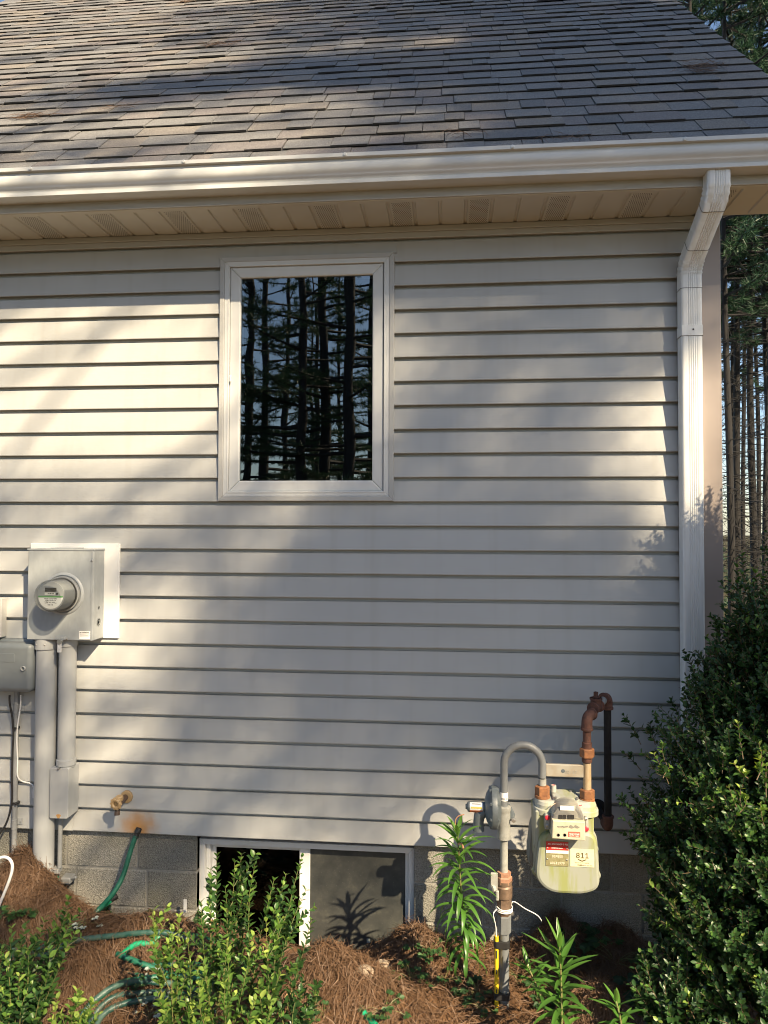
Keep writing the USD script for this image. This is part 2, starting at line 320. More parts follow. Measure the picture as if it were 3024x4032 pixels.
mesh('sticker', MB().box((q[0]-.009, .0945, q[2]-.011), (q[0]+.009, .0955, q[2]+.011)), mat('pale_sticker', (.35, .4, .38), .5), bw)
# rooms behind the panes
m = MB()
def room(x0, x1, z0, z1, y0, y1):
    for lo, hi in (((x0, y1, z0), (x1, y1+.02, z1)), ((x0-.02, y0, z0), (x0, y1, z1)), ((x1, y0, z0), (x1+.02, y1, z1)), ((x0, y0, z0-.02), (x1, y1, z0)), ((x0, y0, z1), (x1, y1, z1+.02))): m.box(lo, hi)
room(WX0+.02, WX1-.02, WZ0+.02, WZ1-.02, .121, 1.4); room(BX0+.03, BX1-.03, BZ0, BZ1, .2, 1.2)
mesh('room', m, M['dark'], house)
# upper window: casing, frame, sash, pane
m = ring(MB(), WX0, WX1, WZ0, WZ1, .026, .0, -.034, .003)
win = mesh('window', m, M['trim'], house)
mesh('frame', ring(MB(), WX0+.0262, WX1-.0262, WZ0+.0262, WZ1-.0242, .026, .05, -.030, .003), M['sash'], win)
mesh('frame', ring(MB(), WX0+.046, WX1-.046, WZ0+.043, WZ1-.044, .008, .05, -.0325, .0015), M['sash'], win)
mesh('sash', ring(MB(), WX0+.0545, WX1-.0585, WZ0+.0520, WZ1-.0525, .057, .05, -.020, .006), M['sash'], win)
mesh('weather_seal', ring(MB(), WX0+.0522, WX1-.0522, WZ0+.0500, WZ1-.0500, .0062, .04, -.014, .0), M['dark'], win)
mesh('pane', MB().box((WX0+.105, -.004, WZ0+.102), (WX1-.109, .0, WZ1-.103)), M['pane'], win)
q = ad(498, 818, -.03); mesh('latch', MB().box((q[0]-.005, -.038, q[2]-.018), (q[0]+.005, -.028, q[2]+.018), .002), M['white'], win)
# soffit
SY = -.318
m = MB().box((XL, SY, SOF+.008), (1.745, .0, SOF+.016))
m.box((XL, SY-.018, SOF-.003), (1.745, SY+.012, SOF+.008), .0015)
m.box((XR-.03, -.006, SOF+.016), (1.745, .0, 4.2))
sof = mesh('soffit', m, M['soffit'], house)
PW = .1286; ph = at(449, 930, 0)[0]
i0 = int((XL-ph)/PW)
for i in range(i0, int((1.74-ph)/PW)+1):
    x0, x1 = ph+i*PW, min(ph+(i+1)*PW, 1.743)
    if x0 < -3.4: continue
    z = SOF
    pr = [(x0, z+.0078), (x0+.005, z+.0078), (x0+.010, z), (x1-.010, z), (x1-.005, z+.0078), (x1, z+.0078)]
    b = MB(); V = [(x, y, zz) for y in (SY+.0125, -.031) for x, zz in pr]
    b.add(V, [(j, j+1, j+7, j+6) for j in range(5)]); b.add(V[1:5], [(0, 1, 2, 3)]); b.add(V[7:11], [(3, 2, 1, 0)])
    mesh('soffit_panel', b, M['soffit'], sof)
    if i % 3 == 0 and x1-x0 > .1:
        b = MB()
        for a in range(9):
            for c in range(21):
                xx = x0+.022+a*.0102+(.0051 if c % 2 else 0); yy = SY+.025+c*.0128
                if xx > x1-.018: continue
                b.add([(xx-.0019, yy-.0031, z-.0006), (xx+.0019, yy-.0031, z-.0006), (xx+.0019, yy+.0031, z-.0006), (xx-.0019, yy+.0031, z-.0006)], [(0, 3, 2, 1)])
        mesh('vent_perforation', b, M['hole'], sof, kind='stuff')
mesh('fascia', MB().box((XL, SY-.030, SOF-.001), (1.75, SY-.018, 3.80), .0015), M['fascia'], house)
# gutter
from shapely.geometry import LineString
FB = SY-.0305
gp = [(FB, 3.775), (FB, 3.656), (-.424, 3.655), (-.4285, 3.657), (-.4295, 3.6725), (-.4250, 3.6745), (-.4300, 3.686), (-.4400, 3.696), (-.4500, 3.706), (-.4550, 3.718), (-.4565, 3.735), (-.4545, 3.7450), (-.4520, 3.755), (-.4505, 3.7620), (-.4690, 3.7635), (-.4700, 3.7790), (-.4580, 3.7800)]
poly = LineString(gp).buffer(.0009, cap_style=2, join_style=2)
gm = trimesh.creation.extrude_polygon(poly, 1.745-XL, engine='earcut'); v = np.array(gm.vertices)
gv = np.stack([XL+v[:, 2], v[:, 0], v[:, 1]], 1)
m = MB().add(gv, gm.faces)
cap = np.array(gp); tri = mapbox_earcut.triangulate_float64(cap, np.array([len(cap)], np.uint32)).reshape(-1, 3).astype(int)
m.add(np.c_[np.full(len(cap), 1.744), cap], tri)
gut = mesh('gutter', m, M['gutter'], house, smooth=25)
for xd, yd in ((66, 362), (397, 350), (745, 338), (1107, 323), (1480, 309)):
    q = ad(xd, yd, -.47)
    mesh('gutter_nail', MB().lathe([(.0065, .006), (.0085, .004), (.0085, .0), (.006, -.012)], (q[0], -.4705, 3.7715), (0, -1, 0), 10), M['gutter'], gut, smooth=40)
# downspout
DX = 1.203; YT, YB = -.378, -.062
def dxy(y): return DX+.022*(y-YB)/(YT-YB)
def dsect(w=.051, d=.038, n=9):
    P = []
    fx = np.linspace(-w+.012, w-.012, 31)
    for x in fx:
        g = 0.0
        for c in (-.018, -.008, .002, .012, .022): g = max(g, math.exp(-((x-c)/.0022)**2))
        P.append((x, d-.003*g))
    for a in np.linspace(PI/2, 0, 5)[1:]: P.append((w-.012+.012*math.cos(a), d-.012+.012*math.sin(a)))
    for x in (w,): P += [(w, y) for y in (.012, .009, .006, -.006, -.009, -.012)]
    for a in np.linspace(0, -PI/2, 5): P.append((w-.012+.012*math.cos(a), -d+.012+.012*math.sin(a)))
    for a in np.linspace(-PI/2, -PI, 5): P.append((-w+.012+.012*math.cos(a), -d+.012+.012*math.sin(a)))
    P += [(-w+(.002 if abs(abs(y)-.009) < .002 else 0), y) for y in (-.012, -.009, -.006, .006, .009, .012)]
    for a in np.linspace(PI, PI/2, 5)[:-1]: P.append((-w+.012+.012*math.cos(a), d-.012+.012*math.sin(a)))
    return np.array(P)
def dsweep(path, scale=None, sect=None):
    S = dsect() if sect is None else sect
    p = np.array(path, float); t = np.gradient(p, axis=0); t /= np.linalg.norm(t, axis=1, keepdims=True)
    sc = np.ones(len(p)) if scale is None else np.asarray(scale)
    V = []
    for (y, z), (ty, tz), s in zip(p, t, sc):
        ny, nz = tz, -ty                      # points away from the wall when going down
        V.append(np.stack([dxy(y)+S[:, 0]*s, y+ny*S[:, 1]*s, z+nz*S[:, 1]*s], 1))
    n = len(S); V = np.vstack(V); i = np.arange(len(p)-1)[:, None]*n; j = np.arange(n)[None]; k = (j+1) % n
    b = MB().add(V, np.stack([i+j, i+k, i+k+n, i+j+n], -1).reshape(-1, 4))
    for o, flip in ((0, 1), ((len(p)-1)*n, 0)):
        tri = mapbox_earcut.triangulate_float64(S, np.array([n], np.uint32)).reshape(-1, 3).astype(int)
        b.add(V[o:o+n], tri[:, ::-1] if flip else tri)
    return b
def bend(c, r, a0, a1, n=13): return [(c[0]+r*math.cos(a), c[1]+r*math.sin(a)) for a in np.linspace(a0, a1, n)]
ang = math.radians(56)                       # diagonal measured from straight down
R = .12
# upper elbow turns from down to the diagonal, lower elbow back to down
up = [(YT, 3.654), (YT, 3.620)]+[(YT+R*(1-math.cos(a)), 3.620-R*math.sin(a)) for a in np.linspace(0, ang, 14)[1:]]
d = np.array([math.sin(ang), -math.cos(ang)])
e1 = np.array(up[-1]); low_dx = R*(1-math.cos(ang))
L = (YB-low_dx-e1[0])/d[0]
crimp = lambda n, k: 1+.06*np.array([1 if (i % 3 == 1 and 3 < i < n-2) else 0 for i in range(n)])
e2 = e1+d*L
lo = [tuple(e2-d*.05)]+[tuple(e2)]+[(YB-R*(1-math.cos(a)), e2[1]-R*math.sin(ang)+R*math.sin(a)) for a in np.linspace(ang, 0, 16)[1:]]
zb = lo[-1][1]
ds = mesh('downspout', dsweep([(YB, zb-.03), (YB, 2.0), (YB, .35)]), M['down'], house, smooth=35)
mesh('elbow', dsweep(up, 1.012*crimp(len(up), 0)), M['down'], ds, smooth=35)
mesh('offset_pipe', dsweep([tuple(e1-d*.01), tuple(e1+d*.05), tuple(e2-d*.02)]), M['down'], ds, smooth=35)
mesh('elbow', dsweep(lo+[(YB, zb-.06)], 1.012*crimp(len(lo)+1, 0)), M['down'], ds, smooth=35)
zs = at(2733, 1300, -.1)[2]
S2 = dsect(); S2 = np.array([(np.sign(x)*min(abs(x)+.0022, .0535), np.sign(y)*min(abs(y)+.0022, .0405)) for x, y in S2]); S2[:, 1] = np.where(S2[:, 1] > .036, .0405, S2[:, 1])
mesh('strap', dsweep([(YB, zs+.026), (YB, zs), (YB, zs-.026)], sect=S2), M['down'], ds, smooth=35)
def seamring(pt, dirv, s=1.02):
    S = dsect()*s; ny, nz = dirv[1], -dirv[0]
    P = np.stack([dxy(pt[0])+S[:, 0], pt[0]+ny*S[:, 1], pt[1]+nz*S[:, 1]], 1); P = np.vstack([P, P[:1]])
    mesh('joint_seam', MB().tube(P, .0012, 4), M['seam'], ds)
for pt in (up[-1], tuple(e2-d*.05)): seamring(pt, d)
seamring((YB, zb-.06), (0, -1)); seamring((YB, zs-.026), (0, -1), 1.05)
mesh('screw', MB().lathe([(.004, .0), (.0045, .002), (.002, .0035)], (DX+.004, YB-.0405, zs+.004), (0, -1, 0), 8), M['hole'], ds)
# roof
RA = math.radians(45.75); RY, RZ, RX, RE, R0 = -.30, 3.91, 1.745, .162, -.045
RT = np.array([0, math.cos(RA), math.sin(RA)]); RN = np.array([0, -math.sin(RA), math.cos(RA)])
def rp(x, s, h): return np.array([x, RY, RZ])+s*RT+h*RN
m = MB()
def slab(x0, x1, s0, s1, h0, h1):
    P = [rp(x, s, h) for x in (x0, x1) for s in (s0, s1) for h in (h0, h1)]
    return trimesh.convex.convex_hull(np.array(P))
STOP = 5.6
m.tm(slab(XL-.3, RX-.012, -.15, STOP, -.03, -.008))
rg = rp(0, STOP, -.02)
m.tm(trimesh.convex.convex_hull(np.array([(x, y, z) for x in (XL-.3, RX-.012) for y, z in ((rg[1], rg[2]), (rg[1], rg[2]-.03), (2*rg[1]+.3, 3.7), (2*rg[1]+.3, 3.67))])))
roof = mesh('roof', m, M['shingle'][2], house)
m = MB().tm(slab(RX-.032, RX-.012, -.16, STOP, -.20, -.031))
mesh('rake_board', m, M['trim'], house)
m = MB().tm(slab(XR, RX-.033, .45, STOP, -.17, -.155))
mesh('rake_soffit', m, M['soffit'], house)
m = MB(); tri = np.array([(x, y, z) for x in (XR-.1, XR-.02) for y, z in ((0.0, 4.15), (0, 3.6), (7, 3.6), (7, 4.15), (rg[1], rg[2]-.1))]); m.tm(trimesh.convex.convex_hull(tri))
tri[:, 0] += XL-XR+.1; m.tm(trimesh.convex.convex_hull(tri)); mesh('gable_wall', m, M['trim'], house)
pieces = []
r2 = np.random.default_rng(21)
for j in range(-1, 34):
    sb = R0+RE*j; y = RY+sb*math.cos(RA)
    xl = max(XL, -.66*(3.74+y)-.25)
    x = RX+.0; first = True; wv = r2.uniform(0, 6, 2)
    thick = r2.random() < .5
    while x > xl:
        w = r2.choice([.10, .14, .17, .2, .24, .3, .36], p=[.1, .15, .2, .2, .15, .12, .08])*r2.uniform(.9, 1.1)
        x1, x0 = x, x-w; x = x0
        th = .0085 if thick else .0038
        if r2.random() < .85: thick = not thick
        js = r2.normal(0, .0022); gap = .0012 if r2.random() < .65 else .003
        jz = .0025*math.sin(x0*1.7+wv[0])+r2.normal(0, .0008)
        s0 = sb+js+(.0 if th > .005 else .004); s1 = sb+RE+.03
        P = [rp(a, s0, .0055+jz) for a in (x0+gap, x1-gap)]+[rp(a, s0+.0015, .0055+jz+th) for a in (x0+gap, x1-gap)]+[rp(a, s1, -.006) for a in (x0+gap, x1-gap)]+[rp(a, s1, -.001+th*.35) for a in (x0+gap, x1-gap)]
        F = [(0, 1, 3, 2), (2, 3, 7, 6), (0, 2, 6, 4), (1, 5, 7, 3)]
        pieces.append((j, np.array(P), F, r2.choice(4, p=[.45, .2, .18, .17])))
vis = [p for p in pieces]
near = vis[:300]; rest = vis[300:]
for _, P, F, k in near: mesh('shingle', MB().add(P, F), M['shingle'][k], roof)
for k in range(4):
    m = MB()
    for _, P, F, kk in rest:
        if kk == k: m.add(P, F)
    mesh('upper_shingles', m, M['shingle'][k], roof, kind='stuff')
# ------------------------------------------------------------------ electric meter and its conduits
M['galv'] = mat('grey_enamel', (.30, .325, .34), .42, color2=(.25, .27, .28), scale=14, stretch=(2, 2, 1))
M['pvc'] = mat('grey_pvc', (.37, .385, .39), .5, color2=(.33, .345, .35), scale=6, stretch=(4, 4, 1))
M['pvcd'] = mat('dark_grey_conduit', (.23, .24, .245), .45, var=.08, scale=8)
M['black'] = mat('black_plastic', (.02, .02, .021), .45)
M['steel'] = mat('dull_steel', (.42, .42, .41), .38, metallic=.8, var=.1, scale=60)
M['nid'] = mat('utility_box_plastic', (.15, .17, .18), .5, var=.06, scale=9)
M['label'] = mat('white_label', (.78, .78, .75), .5)
M['ink'] = mat('black_ink', (.03, .03, .03), .6)
M['rust_spot'] = mat('rust_spot', (.35, .15, .03), .9, color2=(.45, .28, .12), scale=120)
def clear(nm, fac_add, tint=(.9, .92, .92), rough=.03, k=1.0):
    return usdkit.material(stage, '/World/Looks/'+nm, {'f': ('fresnel', {'IOR': 1.5}), 'a': ('math', {'math_type': 'multiply_add', 'value2': k, 'value3': fac_add, 'use_clamp': True}),
        'g': ('principled_bsdf', {'roughness': rough, 'base_color': (.45, .45, .43)}), 't': ('transparent_bsdf', {'color': tint}), 'm': ('mix_closure', {})},
        [('f.fac', 'a.value1'), ('a.value', 'm.fac'), ('t.BSDF', 'm.closure1'), ('g.BSDF', 'm.closure2')], surface='m.closure')
M['cover'] = clear('meter_glass', .02, k=.6)
z6 = lambda x, y: (x/3.16, 2100+y/3.16)
z7 = lambda x, y: (x/2.95, 2750+y/2.95)
def A(p, Y): return at(p[0], p[1], Y)
em = thing('electric_meter', 'grey metal electric meter box with round glass meter on the left of the wall', 'electric meter')
a, b_ = A(z6(380, 122), -.034), A(z6(1470, 1308), -.034)
mesh('backing_panel', MB().box((a[0], -.034, b_[2]), (b_[0], -.019, a[2]), .002), M['white'], em)
YF = -.150
fl, fr = A(z6(342, 700), YF)[0], A(z6(1160, 1000), YF)[0]
ft, fb = A(z6(700, 205), YF)[2], A(z6(700, 1328), YF)[2]
m = MB().box((fl, YF, fb), (fr, -.0345, ft), .003)
box = mesh('meter_box', m, M['galv'], em)
m = MB().box((fl-.005, YF-.004, ft-.004), (fr+.004, -.036, ft+.006), .002)
mesh('lid_rim', m, M['galv'], em)
mesh('cover_flange', MB().box((fr-.014, YF-.003, fb), (fr-.003, YF, ft-.006), .001), M['galv'], em)
mesh('hub_plate', MB().box((A(z6(660, 180), -.1)[0], -.125, ft+.006), (A(z6(990, 180), -.1)[0], -.05, ft+.011), .002), M['galv'], em)
cx, cz = A(z6(792, 752), YF)[0], A(z6(792, 752), YF)[2]
O = (cx, YF, cz); AX = (0, -1, 0)
mesh('socket_ring', MB().lathe([(.113, -.001), (.108, .006), (.100, .008), (.096, .005), (.095, .002), (.02, .002)], O, AX, 48), M['galv'], em, smooth=50)
mesh('meter_base', MB().lathe([(.093, .0), (.093, .020), (.086, .024), (.03, .024)], O, AX, 40), mat('meter_base_grey', (.25, .26, .26), .4), em, smooth=40)
ins = mesh('meter_module', MB().lathe([(.078, .024), (.075, .118), (.072, .122), (.01, .122)], O, AX, 40), mat('meter_module_grey', (.30, .31, .31), .5, var=.05), em, smooth=40)
mesh('glass_cover', MB().lathe([(.089, .022), (.087, .03), (.082, .125), (.079, .139), (.072, .1445), (.001, .1455)], O, AX, 48), M['cover'], em, smooth=50)
FYc = YF-.1225
def disc(r, y, z0=-1, z1=1, n=40, zc=0):
    P = []
    for t in np.linspace(0, 2*PI, n, endpoint=False): P.append((cx+r*math.cos(t), cz+min(max(r*math.sin(t), z0), z1)))
    return MB().prismy(P, FYc+.0, y)
mesh('name_plate', disc(.066, FYc-.0012, z1=-.006), M['label'], ins)
mesh('green_band', MB().box((cx-.0655, FYc-.0016, cz-.0085), (cx+.0655, FYc-.0002, cz-.000)), mat('green_print', (.10, .30, .09), .5), ins)
mesh('display', MB().box((cx-.030, FYc-.003, cz+.022), (cx+.031, FYc, cz+.042), .001), mat('lcd_dark', (.012, .012, .01), .25), ins)
mesh('serial_plate', MB().box((cx-.032, FYc-.001, cz+.004), (cx+.024, FYc, cz+.017)), mat('serial_grey', (.62, .62, .58), .5), ins)
mesh('button', MB().lathe([(.006, 0), (.005, .003), (.001, .003)], (cx+.034, FYc, cz+.011), AX, 12), M['black'], ins)
m = MB()
for t, h, x, z in (('Jasper County REMC', .0052, 0, -.0165), ('36 161 402', .006, 0, -.036), ('Watthour', .0028, -.022, -.0375), ('Meter', .0028, .028, -.0375)):
    m.text(t, h, cx+x, FYc-.0013, cz+z, .0004, True, True)
for z, w, n in ((-.0225, .028, 40), (-.0455, .014, 22), (.0115, .018, 26)):
    rr = np.random.default_rng(int(1e4+z*1e4))
    for i in range(n):
        if rr.random() < .62: m.box((cx-w+2*w*i/n, FYc-.0019, cz+z-.0022), (cx-w+2*w*(i+.62)/n, FYc-.0004, cz+z+.0022))
m.box((cx-.035, FYc-.0018, cz-.029), (cx-.012, FYc-.0006, cz-.0284))
mesh('lettering', m, M['ink'], ins, kind='stuff')
m = MB().lathe([(.0875, .018), (.0895, .021), (.0875, .024)], O, AX, 48)
mesh('retaining_ring', m, M['steel'], em, smooth=50)
for xx, yy in ((828, 1310), (1145, 338)):
    q = A(z6(xx, yy), YF-.004); mesh('screw', MB().lathe([(.0055, .0), (.006, .003), (.002, .0045)], (q[0], YF-.002, q[2]), AX, 10), M['steel'], em)
q = A(z6(770, 1300), YF-.01)
mesh('hasp', MB().box((q[0]-.030, YF-.022, q[2]-.010), (q[0]+.022, YF-.0005, q[2]+.006), .003).box((q[0]-.018, YF-.026, q[2]-.020), (q[0]+.008, YF-.003, q[2]-.010), .002), M['galv'], em)
q = A(z6(740, 1420), YF-.02)
mesh('seal_tag', MB().box((q[0]-.011, YF-.024, q[2]-.026), (q[0]+.012, YF-.020, q[2]+.022), .0019), mat('seal_tag_grey', (.55, .56, .56), .4), em)
mesh('padlock_ring', MB().lathe([(.008, 0), (.013, .001), (.013, .008), (.008, .008)], (q[0]+.002, YF-.020, q[2]+.030), AX, 16), M['steel'], em)
w0, w1 = A(z6(985, 1316), YF-.001), A(z6(1133, 1218), YF-.001)
lab = mesh('warning_label', MB().box((w0[0], YF-.0012, w0[2]), (w1[0], YF-.0001, w1[2])), M['label'], em)
m = MB().text('WARNING', .0062, w0[0]+.011, YF-.0012, w1[2]-.0098, .0005, True)
m.prismy([(w0[0]+.002, w1[2]-.0105), (w0[0]+.0095, w1[2]-.0105), (w0[0]+.0058, w1[2]-.003)], YF-.0012, YF-.0017)
for i in range(5):
    m.box((w0[0]+.004, YF-.0016, w1[2]-.014-.0034*i), (w1[0]-.004-.006*((i*7) % 3), YF-.0012, w1[2]-.0132-.0034*i))
mesh('lettering', m, M['ink'], lab, kind='stuff')
for yy, r in ((925, .010), (1105, .021), (1105, .012)):
    p0 = A(z6(1236, yy), -.09)
    mesh('knockout', MB().lathe([(r, 0), (r+.0012, .0012), (r-.0012, .0014), (r-.0025, 0)], (fr, -.09, p0[2]), (1, 0, 0), 28), M['galv'], em, smooth=40)
# big and small riser conduits
def conduit(name, label, xc, Y, r, z0, z1, m_, collar=None, group=None):
    t = thing(name, label, 'conduit', group=group)
    mesh('pipe', MB().lathe([(r, z0), (r, z1)], (xc, Y, 0), (0, 0, 1), 28), m_, t, smooth=60)
    for a_, c_, rr in collar or (): mesh('collar', MB().lathe([(r, a_), (rr, a_+.002), (rr, c_-.002), (r, c_)], (xc, Y, 0), (0, 0, 1), 28), m_, t, smooth=40)
    return t
x1 = (A(z7(418, 600), -.09)[0]+A(z7(628, 600), -.09)[0])/2
zt = A(z6(560, 1330), -.1)[2]+.02; zc = A(z6(560, 1440), -.1)[2]
c1 = conduit('electrical_conduit', 'thickest grey conduit running from the meter box down into the straw', x1, -.088, .0525, -.3, zt, M['pvc'], [(zc, zt, .059)])
for i, dx in enumerate((-.03, .02)): mesh('screw', MB().lathe([(.004, 0), (.004, .003), (.001, .004)], (x1+dx, -.088-math.sqrt(.059**2-dx*dx), zc+.03), (dx, -.05, 0), 8), M['steel'], c1)
x2 = (A(z7(678, 400), -.085)[0]+A(z7(860, 400), -.085)[0])/2
zj = A(z7(760, 770), -.085)[2]
c2 = conduit('electrical_conduit', 'shorter grey conduit between the meter box and the small square junction box', x2, -.080, .0445, zj-.01, zt-.0, M['pvc'], [(A(z6(850, 1400), -.08)[2], zt, .050), (zj, A(z7(760, 698), -.085)[2], .050)])
jb = thing('junction_box', 'light grey conduit junction box with a rust spot at its bottom edge', 'junction box')
JY = -.128
j0, j1 = A(z7(572, 1392), JY), A(z7(795, 815), JY)
P = []
for (x, z), a0 in (((j1[0], j1[2]), 0), ((j0[0], j1[2]), 90), ((j0[0], j0[2]), 180), ((j1[0], j0[2]), 270)):
    sx = 1 if x == j1[0] else -1; sz = 1 if z == j1[2] else -1
    for a_ in np.radians(np.linspace(a0, a0+90, 5)): P.append((x-sx*.008+.008*math.cos(a_), z-sz*.008+.008*math.sin(a_)))
mesh('box_body', MB().prismy(P, -.0205, JY+.006, .002), M['pvc'], jb)
mesh('lid', MB().prismy([(x, z) for x, z in P], JY+.0055, JY, .002), M['pvc'], jb)
mesh('screw', MB().lathe([(.0055, -.01), (.0055, .010), (.002, .011)], (A(z7(690, 805), JY)[0], JY-.002, j1[2]+.001), AX, 10), M['steel'], jb)
mesh('rust_spot', MB().prismy([((j0[0]+j1[0])/2+.012*math.cos(t)*(1+.3*math.sin(3*t)), j0[2]+.013+.011*math.sin(t)) for t in np.linspace(0, 2*PI, 14, endpoint=False)], JY, JY-.0006), M['rust_spot'], jb)
xg = A(z7(663, 1600), -.09)[0]
gc = conduit('ground_wire_conduit', 'narrow metal conduit below the junction box ending in a clamp', xg, -.060, .0115, A(z7(655, 1960), -.06)[2], j0[2]+.002, M['pvcd'], None)
q = A(z7(650, 1990), -.06)
m = MB().box((q[0]-.022, -.085, q[2]-.014), (q[0]+.024, -.035, q[2]+.012), .004).tube([(q[0]-.03, -.07, q[2]+.01), (q[0]+.03, -.075, q[2]-.012)], .005, 8)
mesh('clamp', m, M['pvcd'], gc)
gw = [A(z7(*p), -.06) for p in ((650, 1990), (662, 2040), (680, 2120), (684, 2260), (690, 2420))]
mesh('ground_wire', MB().tube(spline(gw, 24), .0042, 8), mat('green_wire', (.02, .16, .09), .4), gc, smooth=60)
q = A(z7(770, 2120), -.03)
cl = thing('pipe_clamp', 'small grey grounding clamp on the block wall behind the weeds', 'clamp')
mesh('clamp_body', MB().box((q[0]-.03, -.045, q[2]-.012), (q[0]+.03, .018, q[2]+.022), .006), M['pvcd'], cl)
mesh('bolt', MB().lathe([(.007, 0), (.007, .05), (.003, .052)], (q[0]+.012, -.03, q[2]+.012), (1, -.2, .3), 8), M['pvcd'], cl)
mesh('bolt', MB().lathe([(.007, 0), (.007, .045), (.003, .046)], (q[0]-.012, -.035, q[2]+.006), (-1, -.3, -.1), 8), M['pvcd'], cl)
# utility box on the far left
def rounded(lo, hi, r, rf=None):
    pts = []; s = trimesh.creation.icosphere(2, r).vertices
    for x in (lo[0]+r, hi[0]-r):
        for z in (lo[2]+r, hi[2]-r):
            pts.append(s+np.array([x, lo[1]+r, z])); c = s*np.array([1, 0, 1]); pts.append(c+np.array([x, hi[1], z]))
    return trimesh.convex.convex_hull(np.vstack(pts))
ub = thing('utility_box', 'dark grey rounded plastic telephone box on the left wall below the meter', 'utility box')
u1 = A(z6(392, 1500), -.13); uz1, uz0 = A(z6(300, 1400), -.13)[2]+.012, A(z6(300, 1985), -.13)[2]
mesh('cover', MB().tm(rounded((-2.78, -.135, uz0), (u1[0]+.003, -.04, uz1), .028)), M['nid'], ub, smooth=50)
mesh('base_plate', MB().tm(rounded((-2.80, -.055, uz0-.012), (A(z6(432, 1500), -.045)[0], -.019, uz1+.012), .02)), M['nid'], ub, smooth=50)
q0, q1 = A(z6(205, 1605), -.1355), A(z6(0, 1495), -.1355)
mesh('raised_panel', MB().box((q1[0]-.2, -.1365, q0[2]), (A(z6(180, 1500), -.136)[0], -.1345, q1[2]), .001), M['nid'], ub)
q = A(z6(430, 1640), -.045)
m = MB().lathe([(.011, -.01), (.011, .06), (.012, .061), (.012, .095), (.0095, .095), (.0095, .05), (.001, .05)], (q[0]-.006, -.05, q[2]), AX, 16)
mesh('screw_tube', m, M['pvc'], ub, smooth=40)
db = thing('disconnect_box', 'beige box edge at the left border of the photo beside the meter', 'box')
e0, e1_ = A(z6(10, 1298), -.07), A(z6(38, 795), -.03)
mesh('box_body', MB().box((e0[0]-.35, -.07, e0[2]), (e0[0], -.020, e1_[2]-.003), .003), M['trim'], db)
mesh('flange', MB().box((e0[0]-.35, -.072, e1_[2]-.008), (e1_[0]+.002, -.020, e1_[2]), .002), M['trim'], db)
xt = A(z7(186, 600), -.036)[0]
tc = conduit('service_conduit', 'thin grey conduit below the telephone box, with strapped cables', xt, -.038, .0135, -.2, uz0, M['pvcd'], [(A(z7(186, 172), -.036)[2], A(z7(186, 60), -.036)[2], .016), (A(z7(186, 1520), -.036)[2], A(z7(186, 1400), -.036)[2], .0155)])
for yy in (110, 1430):
    q = A(z7(200, yy), -.03)
    mesh('strap', MB().box((xt-.022, -.026, q[2]-.018), (xt+.037, -.0225, q[2]+.018), .001).lathe([(.005, 0), (.0045, .004), (.001, .004)], (xt+.027, -.026, q[2]), AX, 8), M['pvc'], tc)
bc = thing('black_cable', 'black cable curving down along the thin conduit and off to the left', 'cable')
pts = [A(z7(*p), Y) for p, Y in (((112, -40), -.06), ((114, 60), -.06), ((132, 160), -.056), ((150, 290), -.056), ((148, 600), -.052), ((140, 1000), -.052), ((138, 1200), -.052), ((95, 1390), -.056), ((20, 1540), -.065), ((-80, 1640), -.07))]
mesh('cable', MB().tube(spline(pts, 60), .0052, 8), M['black'], bc, smooth=60)
wc = thing('white_cable', 'white cable tied to the thin conduit with a plug at its end', 'cable')
pts = [A(z7(*p), Y) for p, Y in (((240, -40), -.06), ((238, 80), -.058), ((208, 290), -.055), ((196, 500), -.053), ((202, 800), -.05), ((224, 940), -.045), ((285, 972), -.03), ((350, 985), -.028), ((388, 1020), -.03), ((393, 1055), -.031))]
mesh('cable', MB().tube(spline(pts, 60), .0040, 8), M['white'], wc, smooth=60)
mesh('plug', MB().tube([A(z7(393, 1050), -.031), A(z7(388, 1090), -.031), A(z7(392, 1155), -.031)], .006, 8), M['white'], wc)
for yy in (340, 1215):
    q = A(z7(180, yy), -.05)
    zt_ = thing('zip_tie', 'black cable tie holding both cables, '+('upper one' if yy == 340 else 'lower one'), 'cable tie')
    mesh('band', MB().lathe([(.0185, -.0035), (.020, -.0035), (.020, .0035), (.0185, .0035)], (q[0]-.002, -.042, q[2]), (0.05, 0, 1), 20), M['black'], zt_, smooth=40)
    mesh('head', MB().box((q[0]+.006, -.068, q[2]-.005), (q[0]+.014, -.060, q[2]+.004), .001), M['black'], zt_)
# hose bib
hb = thing('hose_bib', 'tan and brown hose tap with a ribbed round handle on the siding', 'tap')
M['tan'] = mat('tan_plastic', (.36, .25, .13), .5, var=.08, scale=30)
M['brown'] = mat('brown_brass', (.085, .055, .04), .45, var=.2, scale=50)
f0 = A((712/1.4277, 2050+1552/1.4277), -.024)
Pf = [(f0[0]+.032*math.cos(t)*(1 if abs(math.cos(t)) < .8 else 1.05), f0[2]+.034*math.sin(t)) for t in np.linspace(0, 2*PI, 10, endpoint=False)]
mesh('flange', MB().prismy(Pf, -.018, -.031, .003), M['tan'], hb)
bc0 = np.array([f0[0]-.003, -.03, f0[2]]); bdir = np.array([-.12, -1, -.14])
mesh('valve_body', MB().tube([bc0, bc0+bdir*.03, bc0+bdir*.075], [.016, .018, .019], 14), M['brown'], hb, smooth=50)
mesh('vacuum_cap', MB().lathe([(.019, -.004), (.020, .002), (.020, .016), (.016, .020), (.001, .020)], bc0+bdir*.058+np.array([0, 0, .016]), (0, -.1, 1), 18), M['tan'], hb, smooth=40)
sp = bc0+bdir*.07
mesh('spout', MB().tube([sp, sp+np.array([.002, -.012, -.024]), sp+np.array([.003, -.016, -.052])], [.014, .0135, .0145], 14), M['brown'], hb, smooth=50)
